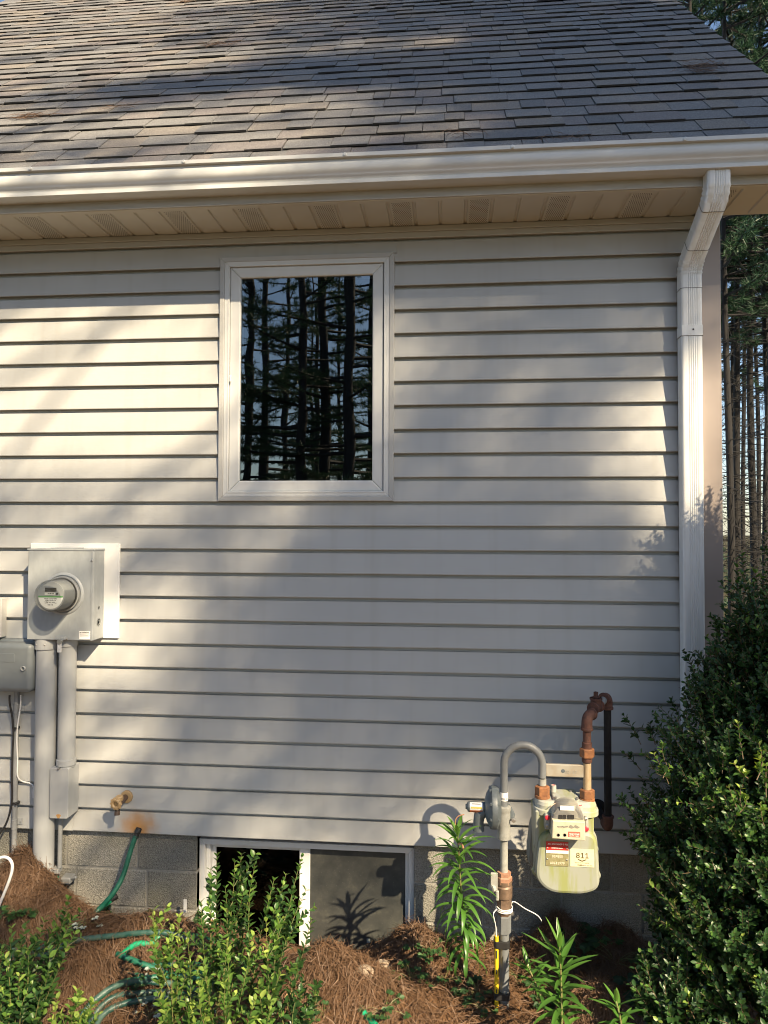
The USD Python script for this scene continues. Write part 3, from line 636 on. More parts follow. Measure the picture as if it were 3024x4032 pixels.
hc = A((652/1.4277, 2050+1592/1.4277), -.135); had = np.array([-.15, -1, -.1])
mesh('stem', MB().tube([sp, hc], .007, 10), M['brown'], hb)
m = MB()
for i in range(10):
    t = i*2*PI/10; u = np.array([1, -.15, 0]); w_ = np.array([0, -.1, 1])
    c = hc+.029*(math.cos(t)*u+math.sin(t)*w_); m.box(c-np.array([.0045, .007, .0045]), c+np.array([.0045, .006, .0045]), .002)
mesh('handle_ribs', m, M['tan'], hb, kind='stuff')
mesh('handle', MB().lathe([(.012, .003), (.018, .009), (.026, .009), (.030, .004), (.030, -.006), (.018, -.009), (.011, -.009), (.012, .003)], hc, had, 30), M['tan'], hb, smooth=35)

# ------------------------------------------------------------------ gas service
M['gasgrey'] = mat('gas_pipe_grey', (.165, .18, .19), .45, color2=(.13, .14, .148), scale=25)
M['gaslight'] = mat('gas_pipe_weathered', (.34, .345, .32), .55, color2=(.22, .225, .21), scale=30)
M['reg'] = mat('regulator_paint', (.095, .115, .128), .42, var=.12, scale=40)
M['brass'] = mat('weathered_brass', (.22, .15, .105), .5, color2=(.11, .08, .06), scale=45, metallic=.35)
M['rust'] = mat('rusty_iron', (.11, .045, .03), .8, color2=(.045, .022, .019), scale=60, bump=.3, bscale=250)
M['rusto'] = mat('orange_rust', (.30, .13, .05), .75, color2=(.16, .07, .035), scale=50)
M['blackiron'] = mat('black_iron', (.014, .014, .015), .7, var=.3, scale=40, bump=.15, spec=.2)
def algae(nm, base, alg, lo=.48, hi=.62):
    n = {'g': ('geometry', {}), 'mp': ('mapping', {'scale': (22., 6., 3.2)}), 'n': ('noise_texture', {'scale': 1.0, 'detail': 5., 'roughness': .6}), 'r': ('map_range', {'clamp': True, 'from_min': lo, 'from_max': hi, 'to_min': 0., 'to_max': .75}), 'mx': ('mix', {'color1': base, 'color2': alg}),
         'n2': ('noise_texture', {'scale': 90., 'detail': 3.}), 'b': ('bump', {'strength': .12, 'distance': .001}), 'p': ('principled_bsdf', {'roughness': .48})}
    return usdkit.material(stage, '/World/Looks/'+nm, n, [('g.position', 'mp.vector'), ('mp.vector', 'n.vector'), ('n.fac', 'r.value'), ('r.result', 'mx.fac'), ('mx.color', 'p.base_color'), ('g.position', 'n2.vector'), ('n2.fac', 'b.height'), ('b.normal', 'p.normal')], surface='p.BSDF')
M['gm'] = algae('gas_meter_paint', (.27, .29, .25), (.22, .25, .06), .47, .62)
M['gmtop'] = algae('gas_meter_top_paint', (.37, .385, .35), (.30, .32, .14), .52, .68)
M['gmback'] = mat('gas_meter_back_paint', (.17, .19, .185), .5, var=.15, scale=12)
g = lambda x, y: (1750+x/1.701, 2650+y/1.701)
def G(x, y, Y): return at(*g(x, y), Y)
GY = -.47
xr = G(400, 1500, GY)[0]; zz = lambda y, Y=GY: G(400, y, Y)[2]
gr = thing('gas_riser', 'grey gas riser pipe with brass valve and U-bend beside the tall lily', 'gas pipe')
UP = (0, 0, 1)
def vl(name, prof, mm, parent, n=20, x=None, Y=GY, sm=40): return mesh(name, MB().lathe([(r, z) for r, z in prof], (xr if x is None else x, Y, 0), UP, n), mm, parent, smooth=sm)
vl('riser_sleeve', [(.0215, -.35), (.0215, zz(1735))], M['gasgrey'], gr)
vl('sleeve_nut', [(.0300, zz(1735)), (.0305, zz(1728)), (.0305, zz(1625)), (.027, zz(1612))], M['gasgrey'], gr, 6, sm=False)
vl('valve_body', [(.0285, zz(1615)), (.0325, zz(1590)), (.0325, zz(1505))], M['brass'], gr, 6, sm=False)
vl('valve_barrel', [(.030, zz(1505)), (.036, zz(1495)), (.0365, zz(1425)), (.031, zz(1415)), (.035, zz(1408)), (.035, zz(1385))], M['brass'], gr)
vl('valve_nut', [(.0355, zz(1400)), (.0355, zz(1362)), (.030, zz(1355)), (.031, zz(1330)), (.019, zz(1328))], mat('copper_brown', (.36, .20, .13), .5, color2=(.24, .13, .09), scale=40), gr, 6, sm=False)
vl('lower_pipe', [(.0172, zz(1332)), (.0172, zz(1090))], M['gaslight'], gr)
h = G(318, 1440, GY-.01)
m = MB().lathe([(.021, -.004), (.021, .010), (.012, .012)], (xr-.052, GY-.012, h[2]), (-.8, -.6, 0), 14)
m.box((xr-.062, GY-.022, h[2]-.012), (xr-.030, GY-.012, h[2]+.072), .003).box((xr-.040, GY-.05, h[2]-.036), (xr-.026, GY-.036, h[2]+.006), .003)
mesh('valve_lever', m, M['gaslight'], gr)
vl('regulator_union', [(.022, zz(1112)), (.0300, zz(1106)), (.0300, zz(1072)), (.0265, zz(1062)), (.0275, zz(1000)), (.0275, zz(935)), (.0265, zz(925)), (.0305, zz(915)), (.0305, zz(893)), (.022, zz(888))], M['gaslight'], gr)
xr2 = G(655, 650, GY)[0]; rb = (xr2-xr)/2; zl = zz(478)-.0-rb
loop = [(xr, GY, zz(890)), (xr, GY, zl-.03)]+[(xr+rb-rb*math.cos(a_), GY, zl+rb*math.sin(a_)) for a_ in np.linspace(0, PI, 25)]+[(xr2, GY, zl-.03), (xr2, GY, zz(690))]
mesh('loop_pipe', MB().tube(loop, .0172, 18), M['gasgrey'], gr, smooth=60)
vl('loop_end', [(.0174, zz(700)), (.0174, zz(740))], M['gaslight'], gr, x=xr2)
z0, z1 = zz(850), zz(795); P = [(math.cos(a_), math.sin(a_)) for a_ in np.linspace(PI, 2*PI, 15)]
V = [(xr+.0178*c, GY+.0178*s, z) for z in (z0, z1) for c, s in P]
lb = mesh('pipe_label', MB().add(V, [(i, i+1, i+16, i+15) for i in range(14)]), M['label'], gr, smooth=60)
m = MB(); rr = np.random.default_rng(3)
for i in range(24):
    a0 = PI+.5+i*.088
    if rr.random() < .65:
        m.add([(xr+.0180*math.cos(a_), GY+.0180*math.sin(a_), z) for z in (z0+.004, z0+.014) for a_ in (a0, a0+.045)], [(0, 1, 3, 2)])
mesh('lettering', m, M['ink'], lb, kind='stuff')
# regulator
rg_ = thing('gas_regulator', 'dark blue-grey gas regulator with round diaphragm left of the riser pipe', 'gas regulator')
dc = G(325, 905, GY); DX_ = dc[0]
mesh('diaphragm_case', MB().lathe([(.02, -.034), (.060, -.030), (.088, -.016), (.093, -.010), (.093, .010), (.086, .016), (.060, .032), (.032, .040), (.001, .04)], (DX_+.004, GY+.012, dc[2]), (-1, 0, 0), 36), M['reg'], rg_, smooth=40)
for i in range(8):
    t = i*2*PI/8+.3
    mesh('case_bolt', MB().lathe([(.008, -.018), (.009, .0), (.008, .019), (.003, .021)], (DX_+.004, GY+.012+.084*math.cos(t), dc[2]+.084*math.sin(t)), (-1, 0, 0), 6), M['reg'], rg_)
s0, s1 = G(285, 903, GY)[0], G(150, 903, GY)[0]; sz = G(210, 903, GY)[2]
mesh('spring_tube', MB().lathe([(.023, 0), (.023, s0-s1-.01), (.021, s0-s1-.004), (.012, s0-s1), (.010, s0-s1+.006), (.001, s0-s1+.006)], (s0, GY+.012, sz), (-1, 0, 0), 22), M['reg'], rg_, smooth=40)
lx0, lx1 = G(170, 900, GY)[0], G(258, 900, GY)[0]
def wrap(x0, x1, a0, a1, mm, name, par, r=.0234, n=10):
    A_ = np.linspace(a0, a1, n); V = [(x, GY+.012-r*math.cos(a_), sz+r*math.sin(a_)) for x in (x0, x1) for a_ in A_]
    return mesh(name, MB().add(V, [(i, i+n, i+n+1, i+1) for i in range(n-1)]), mm, par, smooth=60)
wl = wrap(lx0, lx1, -.9, 1.3, M['label'], 'tube_label', rg_)
wrap(lx0, lx1, -.95, -.3, mat('orange_print', (.60, .16, .05), .5), 'orange_band', wl, .0237)
wrap(lx0+.004, lx1-.004, .02, .35, mat('yellow_print', (.65, .52, .12), .5), 'yellow_band', wl, .0238)
wrap(lx0+.01, lx1-.01, .8, .95, M['ink'], 'print_line', wl, .0238); wrap(lx0+.008, lx1-.02, -.55, -.45, M['ink'], 'print_line', wl, .0240)
v0 = G(240, 930, GY); mesh('vent_outlet', MB().tube([(v0[0]+.02, GY+.012, v0[2]), (v0[0]-.004, GY+.01, v0[2]-.02), (v0[0]-.008, GY+.008, v0[2]-.05), (v0[0]-.008, GY+.008, v0[2]-.085)], [.024, .026, .024, .027], 16), M['reg'], rg_, smooth=50)
for xx in (325, 462):
    q = G(xx, 983, GY-.02); mesh('flange_bolt', MB().tube([G(xx, 983, GY+.01), q], .0085, 8).lathe([(.011, 0), (.011, .008), (.006, .009)], q, AX, 6), M['steel'], rg_)
mesh('union_flange', MB().prismy([(xr-.058, dc[2]-.055), (xr+.045, dc[2]-.06), (xr+.05, dc[2]-.03), (xr+.028, dc[2]+.01), (xr-.02, dc[2]+.02), (xr-.05, dc[2]-.02)], GY+.03, GY+.012, .004), M['reg'], rg_)
mesh('relief_arm', MB().box((G(330, 800, GY)[0]-.01, GY-.01, dc[2]+.06), (G(365, 780, GY)[0], GY+.02, dc[2]+.092), .004), M['reg'], rg_)
# meter
gm = thing('gas_meter', 'weathered grey-green gas meter with clear index box and stickers, hanging on pipes', 'gas meter')
MYf, MYm, MYb = -.545, -.500, -.40
C = [(620, 1165), (632, 1110), (655, 1080), (700, 1062), (780, 1058), (880, 1058), (960, 1062), (1005, 1080), (1028, 1110), (1038, 1165), (1046, 1260), (1052, 1380), (1050, 1425), (1030, 1460), (990, 1480), (930, 1492), (820, 1490), (720, 1478), (668, 1452), (630, 1415), (608, 1372), (604, 1335), (610, 1250)]
def gpoly(L, Y): return [tuple(G(x, y, Y)[[0, 2]]) for x, y in L]
def smoothpoly(P, n=70):
    P = np.array(P); P = np.vstack([P, P[:1]])
    from scipy.interpolate import CubicSpline
    d = np.r_[0, np.cumsum(np.linalg.norm(np.diff(P, axis=0), axis=1))]
    return CubicSpline(d, P, bc_type='periodic')(np.linspace(0, d[-1], n, endpoint=False))
CP = smoothpoly(gpoly(C, MYf)); cc = CP.mean(0)
mesh('front_flange', MB().prismy(cc+(CP-cc)*1.0, MYm+.012, MYm-.004, .003), M['gm'], gm, smooth=30)
mesh('front_cover', MB().prismy(cc+(CP-cc)*np.array([.955, .965]), MYm, MYf, .014), M['gm'], gm, smooth=35)
mesh('middle_case', MB().prismy(cc+(CP-cc)*np.array([.93, .97]), MYb, MYm+.01, .004), M['gm'], gm, smooth=30)
mesh('rear_cover', MB().prismy(cc+(CP-cc)*np.array([1.0, 1.0])+np.array([-.012, .0]), MYb+.075, MYb, .018), M['gmback'], gm, smooth=35)
bx0, bx1 = G(585, 1000, MYm)[0], G(1000, 1000, MYm)[0]; hz = G(800, 925, MYm)[2]
mesh('upper_case', MB().box((bx0+.012, MYm-.02, cc[1]-.02), (bx1-.002, MYb+.03, hz+.005), .006), M['gm'], gm)
hx0, hx1 = G(603, 880, GY)[0], G(1020, 880, GY)[0]
def stadium(x0, x1, y0, y1, r, n=8):
    P = []
    for cx_, cy_, a0 in ((x1-r, y1-r, 0), (x0+r, y1-r, 90), (x0+r, y0+r, 180), (x1-r, y0+r, 270)):
        for a_ in np.radians(np.linspace(a0, a0+90, n)): P.append((cx_+r*math.cos(a_), cy_+r*math.sin(a_)))
    return np.array(P)
def prismz(mb, P, z0, z1, bev):
    b = MB().prismy(P, z0, z1-0, 0); P = np.asarray(P); N = len(P); c = P.mean(0)
    loops = [(z0, 0), (z1-bev, 0), (z1-bev*.3, bev*.3), (z1, bev)]; V = []
    for z, i in loops:
        d = P-c; L_ = np.linalg.norm(d, axis=1, keepdims=True); q = c+d*(1-i/L_); V.append(np.c_[q, np.full(N, z)])
    V = np.vstack(V); a_ = np.arange(N); k = (a_+1) % N
    for r_ in range(3): mb.add(V, np.stack([a_+r_*N, k+r_*N, k+r_*N+N, a_+r_*N+N], 1))
    tri = mapbox_earcut.triangulate_float64(np.ascontiguousarray(P), np.array([N], np.uint32)).reshape(-1, 3).astype(int)
    mb.add(V[-N:], tri); mb.add(V[:N], tri[:, ::-1]); return mb
hd = MB(); prismz(hd, stadium(hx0-.004, hx1+.004, MYm-.035, MYb+.03, .055), hz-.012, hz+.012, .004)
mesh('head_flange', hd, M['gmtop'], gm, smooth=35)
hd = MB(); prismz(hd, stadium(hx0+.004, hx1-.004, MYm-.027, MYb+.022, .05), hz+.0115, hz+.046, .018)
mesh('head', hd, M['gmtop'], gm, smooth=35)
hd = MB(); t0, t1 = G(722, 830, GY)[0], G(895, 830, GY)[0]
prismz(hd, stadium(t0, t1, MYm-.005, MYb+.02, .012), hz+.040, hz+.058, .006)
mesh('valve_cover', hd, M['gmtop'], gm, smooth=30)
for xx, yo in ((738, -.035), (880, -.035), (860, .05)):
    mesh('cover_screw', MB().lathe([(.007, 0), (.007, .006), (.002, .008)], (G(xx, 820, GY)[0], GY+yo, hz+.057), UP, 8), M['steel'], gm)
M['redplug'] = mat('red_plug', (.55, .02, .04), .4)
def plug(x, y, Y, ax=UP):
    q = G(x, y, Y)
    mesh('plug_boss', MB().lathe([(.013, -.03), (.012, .0), (.0085, .001), (.0085, -.003), (.001, -.003)], q, ax, 16), M['gmtop'], gm, smooth=40)
    mesh('red_plug', MB().lathe([(.0083, -.004), (.0083, -.001), (.001, -.0005)], q, ax, 14), M['redplug'], gm)
plug(730, 750, GY+.03); plug(908, 886, MYm-.03)
# connection necks and rusty nuts
xo = G(955, 650, GY)[0]
for x_, mm, yy in ((xr2, M['rusto'], 745), (xo, M['rusto'], 757)):
    z_ = zz(yy)
    vl('neck', [(.033, hz+.01), (.033, z_-.054), (.028, z_-.05)], M['gmtop'], gm, 24, x=x_)
    vl('swivel_washer', [(.028, z_-.054), (.0335, z_-.051), (.0335, z_-.040), (.028, z_-.037)], M['rusto'], gm, 24, x=x_)
    vl('swivel_nut', [(.0300, z_-.040), (.0325, z_-.036), (.0325, z_-.004), (.027, z_), (.018, z_+.001)], mm, gm, 6, x=x_, sm=False)
vl('outlet_pipe', [(.0180, zz(760)), (.0178, zz(575))], mat('stained_pipe', (.44, .37, .25), .6, color2=(.30, .20, .10), scale=18, stretch=(2, 2, .7)), gm, x=xo)
q0, q1 = G(676, 690, GY), G(940, 615, GY)
bar = mesh('cross_bar', MB().box((xr2+.014, GY-.008, q0[2]), (xo-.014, GY+.008, q1[2]), .003), mat('bar_paint', (.34, .335, .29), .55, color2=(.24, .18, .11), scale=9), gm)
m = MB().text('02-17', .012, xr2+.098, GY-.008, q0[2]+.018, .0012); mesh('stamped_date', m, M['gaslight'], bar, kind='stuff')
mesh('bar_hole', MB().lathe([(.0085, 0), (.0085, .0008), (.001, .0008)], (xr2+.09, GY-.008, (q0[2]+q1[2])/2), AX, 16), M['reg'], bar)
# index box
h5 = lambda x, y: (2050+x/4.74, 3050+y/4.74)
def H(x, y, Y): return at(*h5(x, y), Y)
IY = -.612
M['clear'] = clear('yellowed_plastic', .30, (.88, .86, .74), .15)
M['cream'] = mat('cream_dial', (.50, .48, .37), .5, color2=(.40, .38, .28), scale=40)
low = [(585, 1195), (1210, 1240), (1205, 885), (600, 855)]
Pl = [tuple(H(x, y, IY)[[0, 2]]) for x, y in low]
ix = mesh('index_box', MB().prismy(Pl, MYm-.01, IY, .004), M['cream'], gm)
arch = [(600, 870), (1190, 890)]+[(890+300*math.cos(t), 880-330*math.sin(t)**.8) for t in np.linspace(0.02, PI-.02, 20)]
Pa = [tuple(H(x, y, IY+.02)[[0, 2]]) for x, y in arch[2:]]
mesh('index_dome', MB().prismy(Pa, MYm-.01, IY+.018, .012), M['clear'], gm, smooth=40)
arch2 = [(890+215*math.cos(t), 860-200*math.sin(t)) for t in np.linspace(0, PI, 16)]
mesh('index_module', MB().prismy([tuple(H(x, y, IY+.03)[[0, 2]]) for x, y in arch2], MYm-.0, IY+.045, .003), mat('module_grey', (.22, .22, .23), .5), ix)
w0, w1 = H(735, 660, IY+.016), H(1000, 590, IY+.016)
mesh('index_label', MB().box((w0[0], IY+.014, w0[2]), (w1[0], IY+.0165, w1[2])), M['label'], ix)
m = MB()
for x_ in (740, 815, 905, 965):
    q = H(x_, 780, IY+.016); m.box((q[0]-.006, IY+.0145, q[2]-.011), (q[0]+.007, IY+.0172, q[2]+.006))
mesh('index_slots', m, M['black'], ix, kind='stuff')
M['mark'] = mat('faded_mark', (.20, .19, .16), .7)
for x_ in (735, 835, 945, 1045):
    q = H(x_, 975, IY-.001)
    mesh('dial', MB().prismy([(q[0]+(.012+.003*math.sin(3*t+x_))*math.cos(t), q[2]+(.005+.003*math.cos(2*t+x_))*math.sin(t)) for t in np.linspace(0, 2*PI, 10, endpoint=False)], IY, IY-.0009), M['mark'], ix)
for x_ in (705, 825):
    q = H(x_, 1130, IY-.001); mesh('test_dial', MB().lathe([(.0072, 0), (.0072, .001), (.0058, .001), (.0058, 0)], (q[0], IY, q[2]), AX, 18), M['mark'], ix)
w0, w1 = H(888, 1160, IY), H(1110, 1072, IY)
rl = mesh('red_label', MB().box((w0[0], IY-.0009, w0[2]), (w1[0], IY-.0001, w1[2])), mat('faded_red_print', (.50, .11, .07), .6), ix)
m = MB().text('TEMP COMP', .0052, (w0[0]+w1[0])/2, IY-.0009, w0[2]+.0098, .0005, True, True).text('CU. FT. / 60 F', .0046, (w0[0]+w1[0])/2, IY-.0009, w0[2]+.0025, .0005, True, True)
mesh('lettering', m, M['label'], rl, kind='stuff')
for x_, y_ in ((500, 800), (1225, 1010)):
    q = H(x_, y_, MYf-.01); mesh('red_seal', MB().lathe([(.0105, -.02), (.0105, .004), (.008, .006), (.001, .006)], q, (0, -1, .15), 16), M['redplug'], gm, smooth=40)
for lo, hi in (((H(445, 900, MYf)[0], MYf-.012, H(500, 1010, MYf)[2]), (H(545, 800, MYf)[0], MYm-.01, H(500, 730, MYf)[2])), ((H(1190, 900, MYf)[0], MYf-.012, H(1200, 1060, MYf)[2]), (H(1255, 800, MYf)[0], MYm-.01, H(1200, 780, MYf)[2]))):
    mesh('index_bracket', MB().box(lo, hi, .004), M['gaslight'], gm)
for x_, y_ in ((497, 950), (1212, 825)):
    q = H(x_, y_, MYf-.013); mesh('bracket_screw', MB().lathe([(.0075, 0), (.007, .004), (.002, .006)], (q[0], MYf-.0115, q[2]), AX, 8), M['steel'], gm)
for x_, y_ in ((622, 1178), (612, 1360), (727, 1472), (922, 1483), (1040, 1388), (1024, 1200)):
    q = G(x_, y_, MYf)
    mesh('bolt_boss', MB().lathe([(.019, -.012), (.018, .004), (.014, .006), (.001, .006)], (cc[0]+(q[0]-cc[0])*.955, MYm-.004, cc[1]+(q[2]-cc[1])*.955), AX, 16), M['gm'], gm, smooth=40)
    mesh('cover_bolt', MB().lathe([(.009, .004), (.0095, .010), (.006, .013), (.001, .013)], (cc[0]+(q[0]-cc[0])*.955, MYm-.004, cc[1]+(q[2]-cc[1])*.955), AX, 8), M['steel'], gm)
pw0, pw1 = H(470, 1702, MYf-.002), H(893, 1250, MYf-.002)
npl = mesh('name_plate', MB().box((pw0[0], MYf-.003, pw0[2]), (pw1[0], MYf+.002, pw1[2]), .0012), mat('stamped_metal', (.36, .34, .20), .5, metallic=.4, color2=(.24, .22, .10), scale=70), gm)
H_ = pw1[2]-pw0[2]
mesh('red_header', MB().box((pw0[0]+.001, MYf-.0036, pw0[2]+.64*H_), (pw1[0]-.001, MYf-.0028, pw1[2]-.002)), mat('red_enamel', (.48, .03, .025), .4), npl)
mesh('white_strip', MB().box((pw0[0]+.001, MYf-.0036, pw0[2]+.52*H_), (pw1[0]-.001, MYf-.0028, pw0[2]+.635*H_)), M['label'], npl)
xc_ = (pw0[0]+pw1[0])/2
m = MB().text('AC-250', .0062, pw0[0]+.008, MYf-.0036, pw0[2]+.855*H_, .0005, True).text('MAOP 5 PSI', .0062, xc_-.003, MYf-.0036, pw0[2]+.855*H_, .0005, True)
m.text('American Meter', .0048, xc_, MYf-.0036, pw0[2]+.71*H_, .0005, True, True)
mesh('lettering', m, M['label'], npl, kind='stuff')
m = MB().text('01P500', .009, xc_, MYf-.003, pw0[2]+.36*H_, .0012, True, True).text('A0L31979', .009, xc_, MYf-.003, pw0[2]+.09*H_, .0012, True, True)
mesh('stamped_number', m, mat('bright_stamp', (.60, .58, .45), .45), npl, kind='stuff')
for x_, y_ in ((500, 1360), (860, 1375), (497, 1565), (858, 1585)):
    q = H(x_, y_, MYf); mesh('rivet', MB().lathe([(.004, 0), (.0035, .002), (.001, .003)], (q[0], MYf-.0030, q[2]), AX, 8), M['steel'], npl)
sw0, sw1 = H(925, 1712, MYf-.002), H(1370, 1403, MYf-.002)
st = mesh('sticker', MB().box((sw0[0], MYf-.0022, sw0[2]), (sw1[0], MYf+.001, sw1[2])), mat('yellowed_sticker', (.60, .58, .43), .5, color2=(.53, .51, .33), scale=30), gm)
xs_, H2 = (sw0[0]+sw1[0])/2, sw1[2]-sw0[2]
m = MB().text('811', .0215, xs_, MYf-.0022, sw0[2]+.50*H2, .0005, True, True)
for sx in (-1, 1):
    m.prismy([(xs_, sw0[2]+.36*H2), (xs_+sx*.018, sw0[2]+.45*H2), (xs_+sx*.018, sw0[2]+.39*H2), (xs_, sw0[2]+.29*H2)], MYf-.0021, MYf-.0027)
m.text("Know what's below.", .0048, xs_, MYf-.0022, sw0[2]+.20*H2, .0004, False, True).text('Call', .0075, xs_-.020, MYf-.0022, sw0[2]+.05*H2, .0004, True).text('before you dig.', .0048, xs_-.002, MYf-.0022, sw0[2]+.06*H2, .0004)
mesh('lettering', m, mat('brown_ink', (.10, .08, .03), .6), st, kind='stuff')
# seal wire over the head
pts = [H(560, 600, MYm-.05), H(700, 530, MYm-.035), H(900, 545, MYm-.035), H(1050, 570, MYm-.045), H(1090, 640, MYm-.06), H(1180, 760, MYm-.07)]
mesh('seal_wire', MB().tube(spline(pts, 30), .0018, 5), mat('wire_tan', (.45, .30, .2), .5), gm)
# outlet piping
go = thing('gas_outlet_pipe', 'rusty pipe fittings joining a black iron pipe that enters the wall', 'gas pipe')
vl('union_lower', [(.018, zz(582)), (.022, zz(576)), (.023, zz(550)), (.019, zz(540))], M['rust'], go, 20, x=xo)
vl('union_nut', [(.0315, zz(543)), (.0325, zz(538)), (.0325, zz(492)), (.030, zz(486)), (.02, zz(485))], M['rusto'], go, 6, x=xo, sm=False)
vl('union_upper', [(.0215, zz(490)), (.0215, zz(448)), (.0178, zz(445)), (.0178, zz(360))], M['rust'], go, 20, x=xo)
E1 = np.array([xo, GY, G(955, 292, GY)[2]]); xb = G(1093, 500, -.26)[0]; E2 = np.array([xb, -.26, G(1093, 160, -.26)[2]])
dv = E2-E1; dv[2] = 0; dv /= np.linalg.norm(dv)
el = [E1+np.array([0, 0, -.055]), E1+np.array([0, 0, -.03])]+[E1+np.array([0, 0, -.03])+.03*((1-math.cos(t))*dv+np.array([0, 0, math.sin(t)])) for t in np.linspace(.2, PI/2, 7)]+[E1+dv*.055]
mesh('elbow', MB().tube(el, [.025, .0235]+[.0235]*7+[.0235], 18).lathe([(.0245, -.006), (.027, -.004), (.027, .004), (.0245, .006)], el[0], UP, 18).lathe([(.0245, -.006), (.027, -.004), (.027, .004), (.0245, .006)], el[-1], dv, 18), M['rust'], go, smooth=50)
T = (E1+E2)/2+np.array([0, 0, .0]); T[2] = (E1[2]+E2[2])/2; T = T-dv*.018
mesh('nipple', MB().tube([E1+dv*.04, T], .0172, 16), M['rust'], go, smooth=50)
mesh('tee', MB().tube([T-dv*.036, T+dv*.036], .0245, 18).tube([T, T+np.array([0, 0, .044])], .0240, 18).lathe([(.0245, -.005), (.028, -.003), (.028, .005), (.0245, .006)], T+np.array([0, 0, .038]), UP, 18).lathe([(.0245, -.005), (.028, -.003), (.028, .005), (.0245, .006)], T-dv*.034, dv, 18).lathe([(.0245, -.005), (.028, -.003), (.028, .005), (.0245, .006)], T+dv*.034, dv, 18), M['rust'], go, smooth=50)
mesh('pipe_plug', MB().lathe([(.018, 0), (.018, .005), (.0105, .006), (.0105, .026), (.001, .026)], T+np.array([0, 0, .044]), UP, 4), M['rust'], go)
mesh('nipple', MB().tube([T+dv*.03, E2-dv*.02], .0172, 16), M['gasgrey'], go, smooth=50)
el = [E2-dv*.045, E2-dv*.028]+[E2-dv*.028+.028*(math.sin(t)*dv+np.array([0, 0, -(1-math.cos(t))])) for t in np.linspace(.2, PI/2, 7)]+[E2+np.array([0, 0, -.052])]
mesh('elbow', MB().tube(el, .0240, 18).lathe([(.0245, -.006), (.0275, -.004), (.0275, .004), (.0245, .006)], el[0], dv, 18).lathe([(.0245, -.006), (.0275, -.004), (.0275, .004), (.0245, .006)], el[-1], UP, 18), M['rust'], go, smooth=50)
zb_ = G(1092, 1035, -.26)[2]
mesh('drop_pipe', MB().tube([E2+np.array([0, 0, -.045]), (xb, -.26, zb_+.03)], .0172, 18), M['blackiron'], go, smooth=60)
el = [np.array([xb, -.26, zb_+.052])]+[np.array([xb, -.26+.028*(1-math.cos(t)), zb_+.028-.028*math.sin(t)]) for t in np.linspace(.1, PI/2, 7)]+[np.array([xb, -.20, zb_])]
mesh('elbow', MB().tube(el, .0240, 18).lathe([(.0245, -.006), (.0275, -.004), (.0275, .004), (.0245, .006)], el[0], UP, 18), M['rust'], go, smooth=50)
mesh('wall_pipe', MB().tube([(xb, -.21, zb_), (xb, .01, zb_)], .0172, 16).lathe([(.045, 0), (.043, .006), (.02, .012)], (xb, -.02, zb_), AX, 20), M['blackiron'], go, smooth=50)
# tracer wire
ty = thing('tracer_wire_tube', 'yellow plastic tube with white tracer wire strapped beside the gas riser', 'wire tube')
xy_ = G(349, 1900, GY-.02)[0]
mesh('tube', MB().lathe([(.0092, -.3), (.0092, zz(1750)), (.0075, zz(1748)), (.0075, zz(1770))], (xy_, GY-.018, 0), UP, 14), mat('yellow_tube', (.68, .50, .02), .4, color2=(.58, .40, .02), scale=30), ty, smooth=60)
m = MB()
for yy, h_ in ((1840, .02), (1870, .014), (1965, .02), (2095, .018)): m.box((xy_-.001-.002, GY-.0279, zz(yy)-h_), (xy_+.002, GY-.0271, zz(yy)))
mesh('print_mark', m, M['ink'], ty, kind='stuff')
for yy in (1800, 2145):
    z_ = zz(yy); P = stadium(xy_-.011, xr+.024, GY-.030, GY+.024, .014)
    b = MB(); prismz(b, P, z_-.016, z_+.012, .001); mesh('strap', b, M['black'], ty)
pts = [(xy_, GY-.018, zz(1770)), (xy_-.001, GY-.02, zz(1735)), G(336, 1660, GY-.03), G(333, 1600, GY-.03), (xr-.034, GY-.012, zz(1565))]
for k in range(26):
    t = PI+.3+k*2*PI/10; pts.append((xr+.0365*math.cos(t), GY+.0365*math.sin(t), zz(1560)-.0007*k))
pts += [G(450, 1542, GY), G(530, 1572, GY+.06), G(620, 1622, GY+.10), G(650, 1660, GY+.12)]
mesh('tracer_wire', MB().tube(spline(pts, 150), .0024, 6), M['white'], ty, smooth=60)
# ------------------------------------------------------------------ ground
MOUNDS = []
def base_z(x, y):
    x = np.asarray(x, float); y = np.asarray(y, float)
    z = -.095-.05*np.clip(-y, 0, 2)-.05*np.clip(x, 0, 2)*0
    z = z-.11*np.exp(-(((x+.60)/.42)**2+((y+.0)/.20)**2))          # hollow below the basement window
    return z
def gz(x, y, inside=True):
    z = base_z(x, y)
    for mx, my, h, rx, ry in MOUNDS: z = z+h*np.exp(-(((np.asarray(x)-mx)/rx)**2+((np.asarray(y)-my)/ry)**2))
    z = z+.012*(meshkit.fbm(np.stack(np.broadcast_arrays(np.asarray(x)*6, np.asarray(y)*6, 0*np.asarray(x)), -1), 3)-.5)*2
    return z
def mound(xd, yd, Y, rx, ry, extra=0.0):
    p = ad(xd, yd, Y); MOUNDS.append((p[0], Y, p[2]-float(gz(p[0], Y))+extra, rx, ry))
mound(52, 1868, -.10, .20, .15); mound(10, 1905, -.18, .24, .16); mound(85, 1905, -.14, .10, .10); mound(130, 1955, -.22, .22, .12)
mound(180, 2062, -.62, .17, .11); mound(330, 1990, -.30, .34, .14); mound(700, 2072, -.40, .18, .11); mound(760, 2112, -.52, .28, .16)
mound(890, 2010, -.16, .16, .10); mound(1205, 1992, -.10, .11, .08); mound(1330, 2015, -.12, .16, .10); mound(1290, 2140, -.62, .13, .10)
